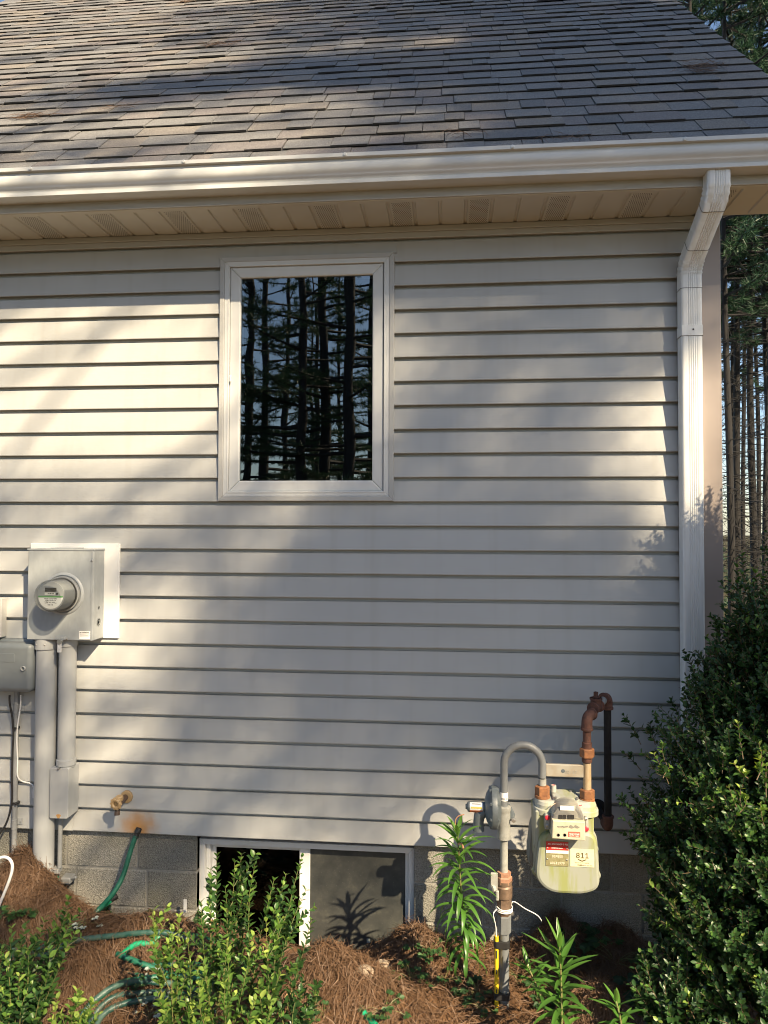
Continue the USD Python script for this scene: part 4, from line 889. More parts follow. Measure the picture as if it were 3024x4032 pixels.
def gp(xd, yd, lift=.0):
    d = ray(xd*DS, yd*DS); t = 2.2
    for _ in range(400):
        p = EYE+d*t
        if p[1] > -.01 or p[2] < float(gz(p[0], p[1])): break
        t += .006
    return np.array([p[0], min(p[1], -.01), float(gz(p[0], min(p[1], -.01)))+lift])
fx = np.arange(-3.1, 2.6, .03); fy = np.arange(-1.9, .031, .03)
xs = np.r_[-600, -120, -40, -15, -7, -4.62, -4.4, -3.6, fx, 2.8, 3.4, 4.5, 7, 10, 15, 22, 32, 50, 90, 200, 600]
ys = np.r_[-600, -120, -60, -40, -30, -22, -15, -10, -7, -5, -3.6, -2.8, -2.2, fy, .13, .16, 1, 2.5, 4.5, 6.9, 7.2, 9, 12, 16, 22, 32, 50, 90, 200, 600]
X, Y = np.meshgrid(xs, ys, indexing='ij')
Z = gz(X, np.minimum(Y, .05))+.012*(meshkit.fbm(np.stack([X*22, Y*22, 0*X], -1), 3)-.5); far = np.clip((np.maximum(np.abs(X+.3)-3, 0)+np.maximum(-Y-2.2, 0)+np.maximum(Y-1, 0)*.3)/4, 0, 1)
Z = Z*(1-far)+(-.22+.12*(meshkit.fbm(np.stack([X*.25, Y*.25, 0*X], -1), 3)-.5))*far
Z = np.where((Y > .1) & (Y < 7.0) & (X > XL+.03) & (X < XR-.06), -.65, Z)
nx_, ny_ = len(xs), len(ys); i = np.arange(nx_-1)[:, None]*ny_; j = np.arange(ny_-1)[None]
Fg = np.stack([i+j, i+ny_+j, i+ny_+j+1, i+j+1], -1).reshape(-1, 4)
gmat = usdkit.material(stage, '/World/Looks/bed_soil', {
    'g': ('geometry', {}), 'n': ('noise_texture', {'scale': 60., 'detail': 5., 'roughness': .7}), 'r': ('rgb_ramp', {'ramp': [(.3, (.07, .042, .025)), (.55, (.18, .10, .052)), (.75, (.34, .20, .10))]}),
    'n2': ('noise_texture', {'scale': .7, 'detail': 5.}), 'r2': ('rgb_ramp', {'ramp': [(.35, (.07, .052, .033)), (.6, (.045, .052, .022))]}), 'd': ('vector_math', {'math_type': 'length'}), 'dm': ('map_range', {'clamp': True, 'from_min': 3.5, 'from_max': 7., 'to_min': 0., 'to_max': 1.}),
    'mx': ('mix', {}), 'b': ('bump', {'strength': .8, 'distance': .02}), 'p': ('principled_bsdf', {'roughness': .95, 'specular_ior_level': .15})},
    [('g.position', 'n.vector'), ('n.fac', 'r.fac'), ('g.position', 'n2.vector'), ('n2.fac', 'r2.fac'), ('g.position', 'd.vector1'), ('d.value', 'dm.value'), ('dm.result', 'mx.fac'), ('r.color', 'mx.color1'), ('r2.color', 'mx.color2'), ('mx.color', 'p.base_color'), ('n.fac', 'b.height'), ('b.normal', 'p.normal')], surface='p.BSDF')
mesh('ground', MB().add(np.stack([X, Y, Z], -1).reshape(-1, 3), Fg), gmat, smooth=True, kind='structure', label='brown mulch bed running into the forest floor')
# pine straw: curved needles lying over the bed
def needles(P, az, pitch, L, w, r):
    n = len(P); k = 4; t = np.linspace(-.5, .5, k)[None, :, None]
    d = np.stack([np.cos(az)*np.cos(pitch), np.sin(az)*np.cos(pitch), np.sin(pitch)], 1); s = np.stack([-np.sin(az), np.cos(az), 0*az], 1)
    bow = r.normal(0, .16, n)*L; up = r.uniform(-.12, .26, n)*L
    c = P[:, None]+d[:, None]*(L[:, None, None]*t)+s[:, None]*(bow[:, None, None]*(t*t*4))+np.array([0, 0, 1])*(up[:, None, None]*(.25-t*t)*2)
    rol = r.uniform(-.9, .9, n); wd = (s*np.cos(rol)[:, None]+np.array([0, 0, 1])*np.sin(rol)[:, None])*(w/2)[:, None]
    wk = np.array([.5, 1, 1, .35])[None, :, None]
    V = np.stack([c-wd[:, None]*wk, c+wd[:, None]*wk], 2).reshape(-1, 3)
    o = np.arange(n)[:, None]*(2*k); q = np.arange(k-1)[None]*2
    F = np.stack([o+q, o+q+1, o+q+3, o+q+2], -1).reshape(-1, 4); return V, F
M['straw'] = usdkit.material(stage, '/World/Looks/pine_straw', {'g': ('geometry', {}), 'r': ('rgb_ramp', {'ramp': [(0., (.12, .07, .04)), (.2, (.32, .18, .10)), (.5, (.55, .34, .17)), (.8, (.70, .49, .27)), (1., (.80, .68, .50))]}),
    'p': ('principled_bsdf', {'roughness': .55, 'specular_ior_level': .35})}, [('g.random_per_island', 'r.fac'), ('r.color', 'p.base_color')], surface='p.BSDF')
r = np.random.default_rng(11)
n = 24000; x = r.uniform(-2.75, 1.75, n); y = -np.abs(r.uniform(0, 1.25, n)); P1 = np.stack([x, y], 1)
ext = []
for mx, my, h, rx, ry in MOUNDS:
    k = int(2400*max(h, .03)/.12); ext.append(np.stack([r.normal(mx, rx*.75, k), np.minimum(r.normal(my, ry*.8, k), -.005)], 1))
P1 = np.vstack([P1]+ext); n = len(P1); P1[:, 1] = np.minimum(P1[:, 1], -.006)
keep = ~((P1[:, 1] > -.05) & (P1[:, 0] > -1.3) & (P1[:, 0] < -.2) & (r.random(n) < .6))
P1 = P1[keep]; n = len(P1); hz_ = gz(P1[:, 0], P1[:, 1]); e = .02
dzx = (gz(P1[:, 0]+e, P1[:, 1])-hz_)/e; dzy = (gz(P1[:, 0], P1[:, 1]+e)-hz_)/e
az = r.uniform(0, 2*PI, n); slope = np.cos(az)*dzx+np.sin(az)*dzy
V, F = needles(np.c_[P1, hz_+np.abs(r.normal(0, .017, n))+.002], az, np.arctan(slope)+r.normal(0, .34, n), r.uniform(.05, .14, n), np.where(r.random(n) < .06, .0042, r.uniform(.0018, .0032, n)), r)
V[:, 1] = np.minimum(V[:, 1], .015)
mesh('pine_straw', MB().add(V, F), M['straw'], label='orange brown pine needle mulch heaped along the house wall', cat='pine straw', kind='stuff')
# needle clumps caught on the roof, each a small bundle
for i, (xd, yd, n_, lab, L_) in enumerate(((1518, 150, 170, 'tangled nest of brown needles on the shingles near the roof edge', .10), (470, 97, 90, 'orange needle bundle on the upper left of the shingles', .12), (60, 252, 90, 'long orange needle bundle low on the left of the shingles', .13), (255, 232, 30, 'small pale needle bundle above the gutter on the left of the shingles', .1), (1000, 290, 26, 'few stray needles above the gutter near the roof middle', .12), (1215, 300, 26, 'stray needles just above the gutter right of the roof middle', .12), (395, 4, 40, 'orange needle bundle highest on the roof', .12))):
    d = ray(xd*DS, yd*DS); t = np.dot(rp(0, 0, .016)-EYE, RN)/np.dot(d, RN); c = EYE+d*t
    r = np.random.default_rng(50+i); k = n_
    pu, pv, ph_ = r.normal(0, .065 if i else .055, k), r.normal(0, .022 if i else .05, k), np.abs(r.normal(0, .006 if i else .016, k))
    Pn = np.stack([pu, pv, ph_], 1)
    V, F = needles(Pn, (r.uniform(0, 2*PI, k) if i in (0, 4, 5) else r.normal(.15, .35, k)), r.normal(0, .1, k), r.uniform(.5, 1, k)*L_, np.full(k, .0022), r)
    Vw = V[:, :1]*np.array([1., 0, 0])+V[:, 1:2]*RT+V[:, 2:3]*RN+c
    mesh('needle_clump', MB().add(Vw, F), M['straw'], label=lab, cat='pine needles', group='pine needles lying on the roof')

# ------------------------------------------------------------------ leaves
def leafmat(nm, stops, trans=(.20, .34, .04), tw=.28, rough=.38):
    return usdkit.material(stage, '/World/Looks/'+nm, {'at': ('attribute', {'attribute': 'tone'}), 'g': ('geometry', {}), 'ad': ('math', {'math_type': 'multiply_add', 'value2': .22}), 'r': ('rgb_ramp', {'ramp': stops}),
        'tr': ('vector_math', {'math_type': 'multiply', 'vector2': (1.6, 1.5, .7)}), 'p': ('principled_bsdf', {'roughness': rough, 'specular_ior_level': .45}), 't': ('translucent_bsdf', {}), 'm': ('mix_closure', {'fac': tw})},
        [('g.random_per_island', 'ad.value1'), ('at.fac', 'ad.value3'), ('ad.value', 'r.fac'), ('r.color', 'p.base_color'), ('r.color', 'tr.vector1'), ('tr.vector', 't.color'), ('p.BSDF', 'm.closure1'), ('t.BSDF', 'm.closure2')], surface='m.closure')
M['box'] = leafmat('boxwood_leaf', [(0., (.018, .048, .018)), (.3, (.038, .098, .025)), (.6, (.11, .22, .04)), (1., (.32, .42, .09))])
M['lily'] = leafmat('lily_leaf', [(0., (.035, .10, .02)), (.5, (.075, .19, .03)), (1., (.16, .30, .06))], rough=.35)
M['weed'] = leafmat('weed_leaf', [(0., (.018, .045, .018)), (.5, (.04, .10, .03)), (1., (.10, .20, .05))], rough=.55)
M['silver'] = leafmat('silver_leaf', [(0., (.25, .30, .27)), (1., (.42, .47, .42))], rough=.7, tw=.1)
M['stem'] = mat('green_stem', (.11, .15, .045), .5, color2=(.16, .13, .05), scale=30)
M['wood'] = mat('brown_twig', (.11, .075, .04), .7, var=.2, scale=40)
def unit(v): return v/np.maximum(np.linalg.norm(v, axis=-1, keepdims=True), 1e-9)
def leaves(B, A_, N_, L, W, cup=.18, droop=.12):
    B = np.asarray(B, float); n = len(B); A_ = unit(np.asarray(A_, float)); S = unit(np.cross(A_, N_)); U = np.cross(S, A_)
    L = np.broadcast_to(L, (n,)); W = np.broadcast_to(W, (n,))
    T = [(0, 0), (.30, .40), (.30, 0), (.30, -.40), (.68, .43), (.68, 0), (.68, -.43), (1, 0)]
    V = []
    for t, s in T:
        V.append(B+A_*(L*t)[:, None]+S*(W*s)[:, None]+U*((abs(s)*cup*W*2-droop*L*t*t))[:, None])
    V = np.stack(V, 1).reshape(-1, 3); o = np.arange(n)[:, None]*8
    F = np.array([(0, 2, 1), (0, 3, 2), (1, 2, 5), (1, 5, 4), (2, 3, 6), (2, 6, 5), (4, 5, 7), (5, 6, 7)])
    return V, (o[:, :, None]+F[None]).reshape(-1, 3)
class Leaf:
    def __init__(s): s.B, s.A, s.N, s.L, s.W, s.T = [], [], [], [], [], []
    def add(s, b, a, n, l, w, t): s.B.append(b); s.A.append(a); s.N.append(n); s.L.append(l); s.W.append(w); s.T.append(t)
    def build(s, name, mm, parent, **k):
        V, F = leaves(np.array(s.B), np.array(s.A), np.array(s.N), np.array(s.L), np.array(s.W), **k.pop('shape', {}))
        return mesh(name, MB().add(V, F), mm, parent, smooth=True, tone=np.repeat(s.T, 8), **k)
def sprig(lf, base, tip, r, size=.033, dens=.0185, bow=.12, young=.0, twigs=True, tone0=.25, stems=None, rad=.0022):
    base, tip = np.array(base, float), np.array(tip, float); d = tip-base; Ln = np.linalg.norm(d)
    side = unit(np.cross(d, r.normal(size=3))); mid = (base+tip)/2+side*Ln*bow*r.normal()
    t = np.linspace(0, 1, max(5, int(Ln/.03)))[:, None]; C = (1-t)**2*base+2*t*(1-t)*mid+t*t*tip
    if stems is not None: stems.tube(C, np.linspace(rad, rad*.45, len(C)), 5)
    nn = max(4, int(Ln/dens)); T_ = np.gradient(C, axis=0); T_ = unit(T_)
    u = unit(np.cross(T_[0], r.normal(size=3)))
    for k in range(nn):
        f = (k+.5)/nn
        if f < .10 and r.random() < .8: continue
        i = min(int(f*(len(C)-1)), len(C)-2); ff = f*(len(C)-1)-i; p = C[i]*(1-ff)+C[i+1]*ff; tg = T_[i]
        u = unit(u-tg*np.dot(u, tg)); w = np.cross(tg, u); a0 = (k % 2)*PI/2+r.normal(0, .3)
        for sgn in (0, PI):
            if r.random() < .08: continue
            rd = math.cos(a0+sgn)*u+math.sin(a0+sgn)*w; op = r.uniform(.65, 1.15)
            ax = tg*math.cos(op)+rd*math.sin(op)+np.array([0, 0, .12]); nr = tg*math.sin(op)-rd*math.cos(op)+r.normal(0, .22, 3)
            tipf = max(0, (f-.6)/.4); l = size*r.uniform(.75, 1.15)*(1-.35*tipf*tipf)
            lf.add(p, ax, nr, l, l*r.uniform(.50, .68), min(1., tone0+r.normal(0, .10)+young*tipf+(.35 if r.random() < .05+young*.10 else 0)))
        if twigs and .12 < f < .85 and r.random() < .20:
            rd = math.cos(a0+.8)*u+math.sin(a0+.8)*w; l = Ln*r.uniform(.12, .26)
            sprig(lf, p, p+(tg*.75+rd*.65+np.array([0, 0, .15]))*l, r, size*.9, dens, bow, young*1.1, False, tone0+.06, stems, rad*.6)
def boxwood(name, label, specs, seed, tone0=.3, young=.35, group=None, size=.040):
    t = thing(name, label, 'shrub', group=group); r = np.random.default_rng(seed)
    for (b, Yb), (tp, Yt) in specs:
        B = ad(b[0], b[1], Yb); Tp = ad(tp[0], tp[1], Yt); lf = Leaf(); st = MB()
        sprig(lf, B, Tp, r, size=size, stems=st, young=young, tone0=tone0)
        s = mesh('branch', st, M['stem'], t, smooth=60); lf.build('leaves', M['box'], s)
    return t
# coordinates in zoomed crops of the bed, turned into photo positions
e5 = lambda x, y: (x/2.37*.5486, (3350+y/2.37)*.5486)
e6 = lambda x, y: ((600+x/2.37)*.5486, (3350+y/2.37)*.5486)
boxwood('boxwood', 'slender young boxwood with pale green tips in front of the coiled hose', [
    ((e6(170, 1700), -.98), (e6(10, 540), -.92)), ((e6(205, 1700), -.95), (e6(250, 600), -.88)), ((e6(190, 1600), -1.), (e6(190, 690), -.95)), ((e6(320, 1700), -.95), (e6(320, 780), -.92)),
    ((e6(160, 1300), -.98), (e6(-10, 870), -.98)), ((e6(200, 1800), -.95), (e6(340, 1040), -.95)), ((e6(200, 1750), -1.0), (e6(50, 1330), -1.0)), ((e6(250, 1750), -1.0), (e6(380, 1450), -.98)), ((e6(200, 1800), -1.0), (e6(120, 1500), -1.02)), ((e6(320, 1800), -1.0), (e6(300, 1350), -1.02))], 3, .42, .45)
boxwood('boxwood', 'tall bushy boxwood growing across the left pane of the basement window', [
    ((e6(640, 1700), -.80), (e6(830, 20), -.62)), ((e6(600, 1700), -.80), (e6(600, 30), -.64)), ((e6(560, 1600), -.82), (e6(545, 160), -.70)), ((e6(700, 1500), -.78), (e6(960, 110), -.66)), ((e6(560, 1500), -.84), (e6(455, 460), -.78)), ((e6(600, 1500), -.84), (e6(770, 90), -.68)), ((e6(620, 1450), -.82), (e6(680, 330), -.74)), 
    ((e6(900, 1700), -.82), (e6(1140, 260), -.66)), ((e6(920, 1600), -.82), (e6(905, 410), -.72)), ((e6(1000, 1700), -.82), (e6(1250, 210), -.66)), ((e6(1100, 1700), -.80), (e6(1400, 40), -.62)), ((e6(1150, 1700), -.82), (e6(1440, 350), -.68)), ((e6(1250, 1500), -.80), (e6(1490, 630), -.70)), ((e6(1200, 1600), -.84), (e6(1200, 380), -.74)), ((e6(1280, 1650), -.84), (e6(1340, 420), -.74))], 4, .22, .22)
boxwood('boxwood', 'bright yellow-green low boxwood in front of the basement window', [
    ((e6(700, 1800), -.98), (e6(700, 830), -.90)), ((e6(720, 1800), -.98), (e6(950, 780), -.92)), ((e6(600, 1800), -1.0), (e6(470, 1000), -.96)), ((e6(600, 1800), -1.02), (e6(440, 1240), -1.0)), ((e6(720, 1850), -1.04), (e6(680, 1220), -1.02)), ((e6(800, 1850), -1.04), (e6(960, 1380), -1.02)),
    ((e6(1050, 1850), -1.0), (e6(990, 1270), -.98)), ((e6(1000, 1850), -1.02), (e6(1100, 1380), -1.02)), ((e6(1100, 1850), -.98), (e6(1060, 640), -.86))], 5, .45, .40)
boxwood('boxwood', 'dark small-leaved boxwood right of the bushy one, against the straw heap', [
    ((e6(1350, 1700), -.90), (e6(1410, 1160), -.82)), ((e6(1380, 1700), -.90), (e6(1530, 1230), -.82)), ((e6(1330, 1700), -.92), (e6(1290, 1150), -.86)), ((e6(1360, 1750), -.94), (e6(1480, 1400), -.9)), ((e6(1330, 1750), -.94), (e6(1360, 1330), -.92)), ((e6(1300, 1750), -.95), (e6(1250, 1400), -.93)), ((e6(1420, 1750), -.93), (e6(1560, 1310), -.88)), ((e6(1250, 1700), -.95), (e6(1200, 1450), -.95))], 6, .12, .12)
boxwood('boxwood', 'dense dark boxwood cut off by the lower left corner of the photo', [
    ((e5(150, 1750), -.95), (e5(640, 440), -.74)), ((e5(100, 1750), -.95), (e5(430, 600), -.80)), ((e5(200, 1750), -.95), (e5(690, 610), -.82)), ((e5(150, 1700), -.95), (e5(560, 560), -.80)), ((e5(50, 1700), -.95), (e5(110, 700), -.88)), ((e5(20, 1700), -.95), (e5(250, 660), -.84)), ((e5(120, 1700), -.97), (e5(300, 780), -.88)), ((e5(250, 1700), -.97), (e5(710, 760), -.86)), ((e5(280, 1750), -.97), (e5(600, 990), -.92)), ((e5(60, 1750), -1.0), (e5(60, 1000), -.96)), ((e5(180, 1750), -1.0), (e5(260, 900), -.93)), ((e5(240, 1750), -1.0), (e5(460, 1080), -.95)), ((e5(100, 1800), -1.02), (e5(180, 1150), -1.0)), ((e5(0, 1800), -1.02), (e5(10, 1250), -1.0)), ((e5(300, 1800), -1.02), (e5(400, 1280), -1.0)), ((e5(220, 1800), -1.04), (e5(240, 1330), -1.02)), ((e5(350, 1800), -1.0), (e5(330, 1500), -1.0)), ((e5(-60, 1700), -.95), (e5(20, 900), -.92)), ((e5(-100, 1700), -1.0), (e5(-20, 1100), -.97))], 7, .16, .45)
boxwood('boxwood', 'little light green boxwood at the bottom border below the straw mound', [
    ((e5(650, 1850), -1.08), (e5(720, 1290), -1.03)), ((e5(600, 1850), -1.1), (e5(560, 1500), -1.06)), ((e5(620, 1850), -1.1), (e5(480, 1560), -1.08)), ((e5(700, 1850), -1.1), (e5(860, 1410), -1.04)), ((e5(700, 1850), -1.1), (e5(930, 1510), -1.06)), ((e5(720, 1850), -1.1), (e5(800, 1540), -1.08)), ((e5(640, 1850), -1.1), (e5(660, 1450), -1.06)), ((e5(640, 1850), -1.08), (e5(540, 1360), -1.04))], 8, .48, .45)
# the big shrub on the right
bs = thing('boxwood_shrub', 'large dark green boxwood shrub covering the house corner on the right', 'shrub')
r = np.random.default_rng(77)
BL = [(1612, 1480, -.36, .29), (1662, 1335, -.46, .23), (1625, 1420, -.42, .22), (1570, 1650, -.46, .37), (1490, 1810, -.50, .30), (1650, 1800, -.62, .44), (1610, 2000, -.72, .40), (1510, 2050, -.62, .22), (1670, 2160, -.85, .36), (1535, 1510, -.30, .13), (1760, 1600, -.6, .45), (1780, 1950, -.75, .5), (1800, 1210, -.5, .30), (1450, 1965, -.50, .14), (1455, 2150, -.80, .20), ((1.86, -.72, 2.55), 0, 0, .34), ((1.82, -.66, 2.05), 0, 0, .34)]
lf = Leaf(); st = MB()
for xd, yd, Y_, R_ in BL:
    c = np.array(xd) if isinstance(xd, tuple) else ad(xd, yd, Y_); N_ = int(1500*R_*R_)+30
    for k in range(N_):
        d = unit(r.normal(size=3)+np.array([-.05, -.45, .15])); rr_ = R_*r.uniform(.70, 1.04)
        tip = c+d*rr_; bs_ = c+d*R_*r.uniform(.25, .5)+np.array([0, 0, -.10]); tip = tip+np.array([0, 0, .03])
        if tip[1] > -.03: tip[1] = -.03
        bs_[1] = min(bs_[1], -.04)
        sprig(lf, bs_, tip, r, size=.033, dens=.018, young=.30 if r.random() < .35 else .05, tone0=.10, stems=st, twigs=False, rad=.002)
lf.build('foliage', M['box'], bs, kind='stuff'); mesh('twigs', st, M['wood'], bs, kind='stuff', smooth=60)
f6 = lambda x, y: ((2400+x/2.659)*.5486, (2500+y/2.659)*.5486)
for b, tp, Yb, Yt, tn, yg in ((f6(330, 1150), f6(140, 830), -.35, -.30, .02, .05), (f6(480, 1150), f6(425, 915), -.35, -.3, .02, .02), (f6(330, 1420), f6(110, 1205), -.42, -.38, .05, .2), (f6(330, 1950), f6(70, 1680), -.5, -.45, .0, .02), (f6(560, 1500), f6(640, 1370), -.72, -.7, .2, .5), (f6(620, 1560), f6(455, 1235), -.7, -.68, .3, .7), (f6(600, 1360), f6(565, 1130), -.66, -.66, .2, .5),
        (f6(900, 420), f6(770, 150), -.30, -.26, .05, .1), (f6(960, 330), f6(860, 170), -.3, -.27, .08, .2), (f6(1000, 380), f6(1050, 120), -.32, -.30, .1, .5), (f6(850, 760), f6(785, 580), -.32, -.30, .0, .05), (f6(750, 900), f6(640, 665), -.35, -.31, .05, .2), (f6(1540, 1520), f6(1560, 1130), -.95, -.92, .55, .4), (f6(1400, 1300), f6(1340, 910), -.86, -.84, .35, .6), (f6(1450, 1500), f6(1300, 1330), -.92, -.92, .5, .6), (f6(1330, 1800), f6(1250, 1580), -.92, -.9, .4, .6), (f6(1380, 1800), f6(1380, 1590), -.92, -.9, .45, .6), (f6(1300, 1900), f6(1440, 1700), -.94, -.93, .4, .6), (f6(1100, 1800), f6(860, 1840), -.80, -.8, .4, .6), (f6(1000, 1760), f6(700, 1750), -.78, -.76, .35, .6), (f6(1150, 1780), f6(1010, 1700), -.84, -.82, .45, .5), (f6(980, 1700), f6(900, 1510), -.8, -.78, .15, .3), (f6(1620, 2000), f6(1580, 1760), -.95, -.95, .45, .6), (f6(1640, 1700), f6(1640, 1350), -.95, -.92, .35, .5), (f6(1100, 1150), f6(860, 1040), -.6, -.57, .3, .35), (f6(1180, 1450), f6(1190, 1230), -.75, -.73, .3, .5),
        ((1590, 1300), (1590, 1205), -.40, -.38, .2, .4), ((1640, 1300), (1630, 1225), -.5, -.48, .25, .4), ((1560, 1400), (1545, 1330), -.35, -.32, .1, .1), ((1480, 2000), (1400, 1905), -.78, -.76, .35, .6), ((1490, 2020), (1420, 1985), -.8, -.8, .3, .6), ((1560, 2150), (1500, 2080), -.9, -.9, .3, .5), ((1640, 2100), (1600, 2020), -.95, -.95, .3, .5), ((1500, 2200), (1480, 2140), -.95, -.95, .4, .6), ((1650, 2200), (1630, 2110), -1., -1., .35, .6),
        ((1610, 1260), (1600, 1190), -.52, -.50, .1, .2)):
    lf = Leaf(); st = MB(); sprig(lf, ad(*b, Yb), ad(*tp, Yt), r, size=.031, dens=.017, young=yg, tone0=tn, stems=st, rad=.0022)
    s = mesh('branch', st, M['wood'], bs, smooth=60); lf.build('leaves', M['box'], s)
m = MB()
for k in range(7):
    b = np.array([1.55+r.uniform(-.1, .15), -.6+r.uniform(-.1, .1), -.2]); c = ad(*BL[k][:2], BL[k][2]); m.tube(spline([b, (b+c)/2+r.normal(0, .05, 3), c], 10), np.linspace(.012, .005, 10), 6)
mesh('trunk', m, M['wood'], bs, smooth=60, kind='stuff')
# lilies: every leaf is a part
def ribbon(p0, az, el, L, w, drp, r, n=9):
    t = np.linspace(0, 1, n); d = np.array([math.cos(az), math.sin(az), 0]); s = np.array([-math.sin(az), math.cos(az), 0])
    ang_ = el-drp*t**1.2; dx = np.cumsum(np.cos(ang_))*L/n; dz = np.cumsum(np.sin(ang_))*L/n; dx -= dx[0]; dz -= dz[0]
    tw = r.normal(0, .04); c = p0+d*dx[:, None]+np.array([0, 0, 1])*dz[:, None]+s*(tw*L*t*t)[:, None]
    wk = w*np.array([.45, .8, .97, 1, .97, .86, .66, .40, .04])[:n]
    up = np.stack([-np.sin(ang_)[:, None]*d+np.cos(ang_)[:, None]*np.array([0, 0, 1])], 0)[0]
    V = np.stack([c-s*wk[:, None]/2+up*wk[:, None]*.16, c, c+s*wk[:, None]/2+up*wk[:, None]*.16], 1).reshape(-1, 3)
    F = []
    for i in range(n-1):
        for k in range(2): F.append((i*3+k, i*3+k+1, i*3+k+4, i*3+k+3))
    return V, F
def lily(label, b, tp, Yb, Yt, n, L0, w, seed, bare=.12, drp=(.5, 2.2), tone=.3):
    t = thing('lily', label, 'lily'); r = np.random.default_rng(seed); B, T_ = ad(*b, Yb), ad(*tp, Yt)
    C = spline([B, (B+T_)/2+r.normal(0, .006, 3), T_], 20); mesh('stem', MB().tube(C, np.linspace(.005, .0028, 20), 7), M['stem'], t, smooth=60)
    for k in range(n):
        f = bare+(1-bare)*(k+.5)/n; p = C[min(int(f*19), 19)]; az = k*2.39996+r.normal(0, .25)
        young = max(0, (f-.85)/.15)
        L = L0*r.uniform(.8, 1.15)*(1-.42*young)*(.8+.3*min(1, f*2)); el = .25+.55*f+.35*young+r.normal(0, .15); dr = (drp[1]*(1-f)+drp[0]*f)*r.uniform(.8, 1.2)
        V, F = ribbon(p, az, el, L, w*r.uniform(.8, 1.1), dr, r)
        mesh('leaf', MB().add(V, F), M['lily'], t, smooth=True, tone=np.full(len(V), np.clip(tone+r.normal(0, .12)+.25*young+(.12*f), 0, 1)))
    return t, C
t, C = lily('tall arching lily with long bright leaves left of the gas riser', (1008, 2085), (988, 1792), -.62, -.60, 92, .165, .0190, 31, .08, (.75, 2.4), .35)
mesh('withered_tip', MB().tube(spline([C[-1], C[-1]+np.array([-.004, 0, .05]), C[-1]+np.array([.03, .0, .066])], 8), .0022, 6), mat('dry_flower', (.45, .22, .12), .7), t)
mesh('dry_bract', MB().tube(spline([C[-3], C[-3]+np.array([.012, -.01, .004]), C[-3]+np.array([.022, -.012, -.012])], 6), .004, 6), MATS['dry_flower'], t)
h3 = lambda x, y: ((1900+x/2.37)*.5486, (3500+y/2.37)*.5486)
lily('short fresh lily in front of the gas meter, its leaves spread like a star', h3(735, 1500), h3(715, 500), -.92, -.84, 46, .155, .0220, 32, .12, (.1, 1.4), .28)
lily('small leaning lily at the right foot of the gas riser', h3(560, 1050), h3(405, 690), -.66, -.62, 24, .11, .0165, 33, .1, (.1, 1.0), .25)
lily('low lily shoot at the bottom border right of the basement window', (1345, 2240), (1330, 2160), -.95, -.93, 16, .11, .017, 34, .1, (.2, 1.0), .35)
# lobed ground weeds
def weed(label, xd, yd, n, s, seed, mm='weed', tone=.3, cat='weed', h=.05, name='weed'):
    t = thing(name, label, cat); r = np.random.default_rng(seed); g0 = gp(xd, yd); lf = Leaf(); st = MB()
    for k in range(n):
        az = r.uniform(0, 2*PI); l = s*r.uniform(.4, 1.1); p = g0+np.array([math.cos(az)*l, math.sin(az)*l*.7, h*r.uniform(.3, 1.2)])
        st.tube(spline([g0, (g0+p)/2+np.array([0, 0, .02]), p], 6), .0011, 4)
        for q in np.linspace(-1.3, 1.3, 5):
            a2 = az+q; lf.add(p, np.array([math.cos(a2), math.sin(a2), r.uniform(-.1, .35)]), np.array([r.normal(0, .25), r.normal(0, .25)-.2, 1]), s*.30*(1.15-.25*abs(q)), s*.20, np.clip(tone+r.normal(0, .12), 0, 1))
    mesh('stems', st, M['stem'], t, kind='stuff'); lf.build('leaves', M[mm], t, kind='stuff'); return t
for i, a_ in enumerate((('leafy weed at the wall beneath the grounding clamp', 205, 1935, 12, .09, 'weed', .3), ('lobed weed in front of the white cane on the left', 38, 1985, 16, .10, 'weed', .4), ('dark weed hugging the block wall left of the basement window', 345, 1958, 13, .10, 'weed', .25), ('weed climbing at the lower right corner of the basement window', 860, 2010, 9, .07, 'weed', .5),
        ('lobed weed just left of the tall lily stem', 925, 2065, 13, .10, 'weed', .45), ('light weed in the straw below the basement window corner', 888, 2125, 12, .085, 'weed', .45), ('dark weed at the bottom below the tall lily', 1030, 2160, 10, .10, 'weed', .2), ('thin weed left of the yellow tube foot', 1040, 2190, 9, .07, 'weed', .35), ('broad dark leaved plant under the right end of the block wall', 1330, 2085, 15, .19, 'weed', .12), ('weed growing between the star lily and the dark plant', 1275, 2075, 10, .12, 'weed', .3),
        ('weed patch at the bottom border left of the riser', 830, 2195, 13, .09, 'weed', .4), ('dark round leaved plant at the bottom beside the big shrub', 1420, 2190, 10, .15, 'weed', .1), ('weed on the straw right of the hose coils', 700, 2205, 10, .08, 'weed', .3), ('pale silver sprout beside the upright hose', 190, 2005, 7, .075, 'silver', .5), ('silver leaf sprout at the bottom right of the hose coils', 322, 2205, 7, .065, 'silver', .5), ('silver sprout behind the light green boxwood', 330, 2118, 6, .06, 'silver', .5), ('low green weed beside the coupling of the bright hose end', 290, 1972, 9, .07, 'weed', .4), ('weed in the straw between the hose coils and the young boxwood', 285, 2140, 9, .07, 'weed', .35), ('weed at the left border below the cane tip', 15, 2050, 12, .09, 'weed', .4), ('sparse weed right below the pale stone', 960, 2130, 9, .08, 'weed', .4), ('weed under the star lily at the bottom border', 1180, 2170, 12, .10, 'weed', .35), ('weed between the riser and the star lily', 1120, 2130, 10, .09, 'weed', .3), ('green seedling under the wall beside the plant tag', 440, 1965, 8, .06, 'weed', .35))):
    weed(a_[0], a_[1], a_[2], a_[3], a_[4], 200+i, a_[5], a_[6], h=.05 if a_[4] < .12 else .10)
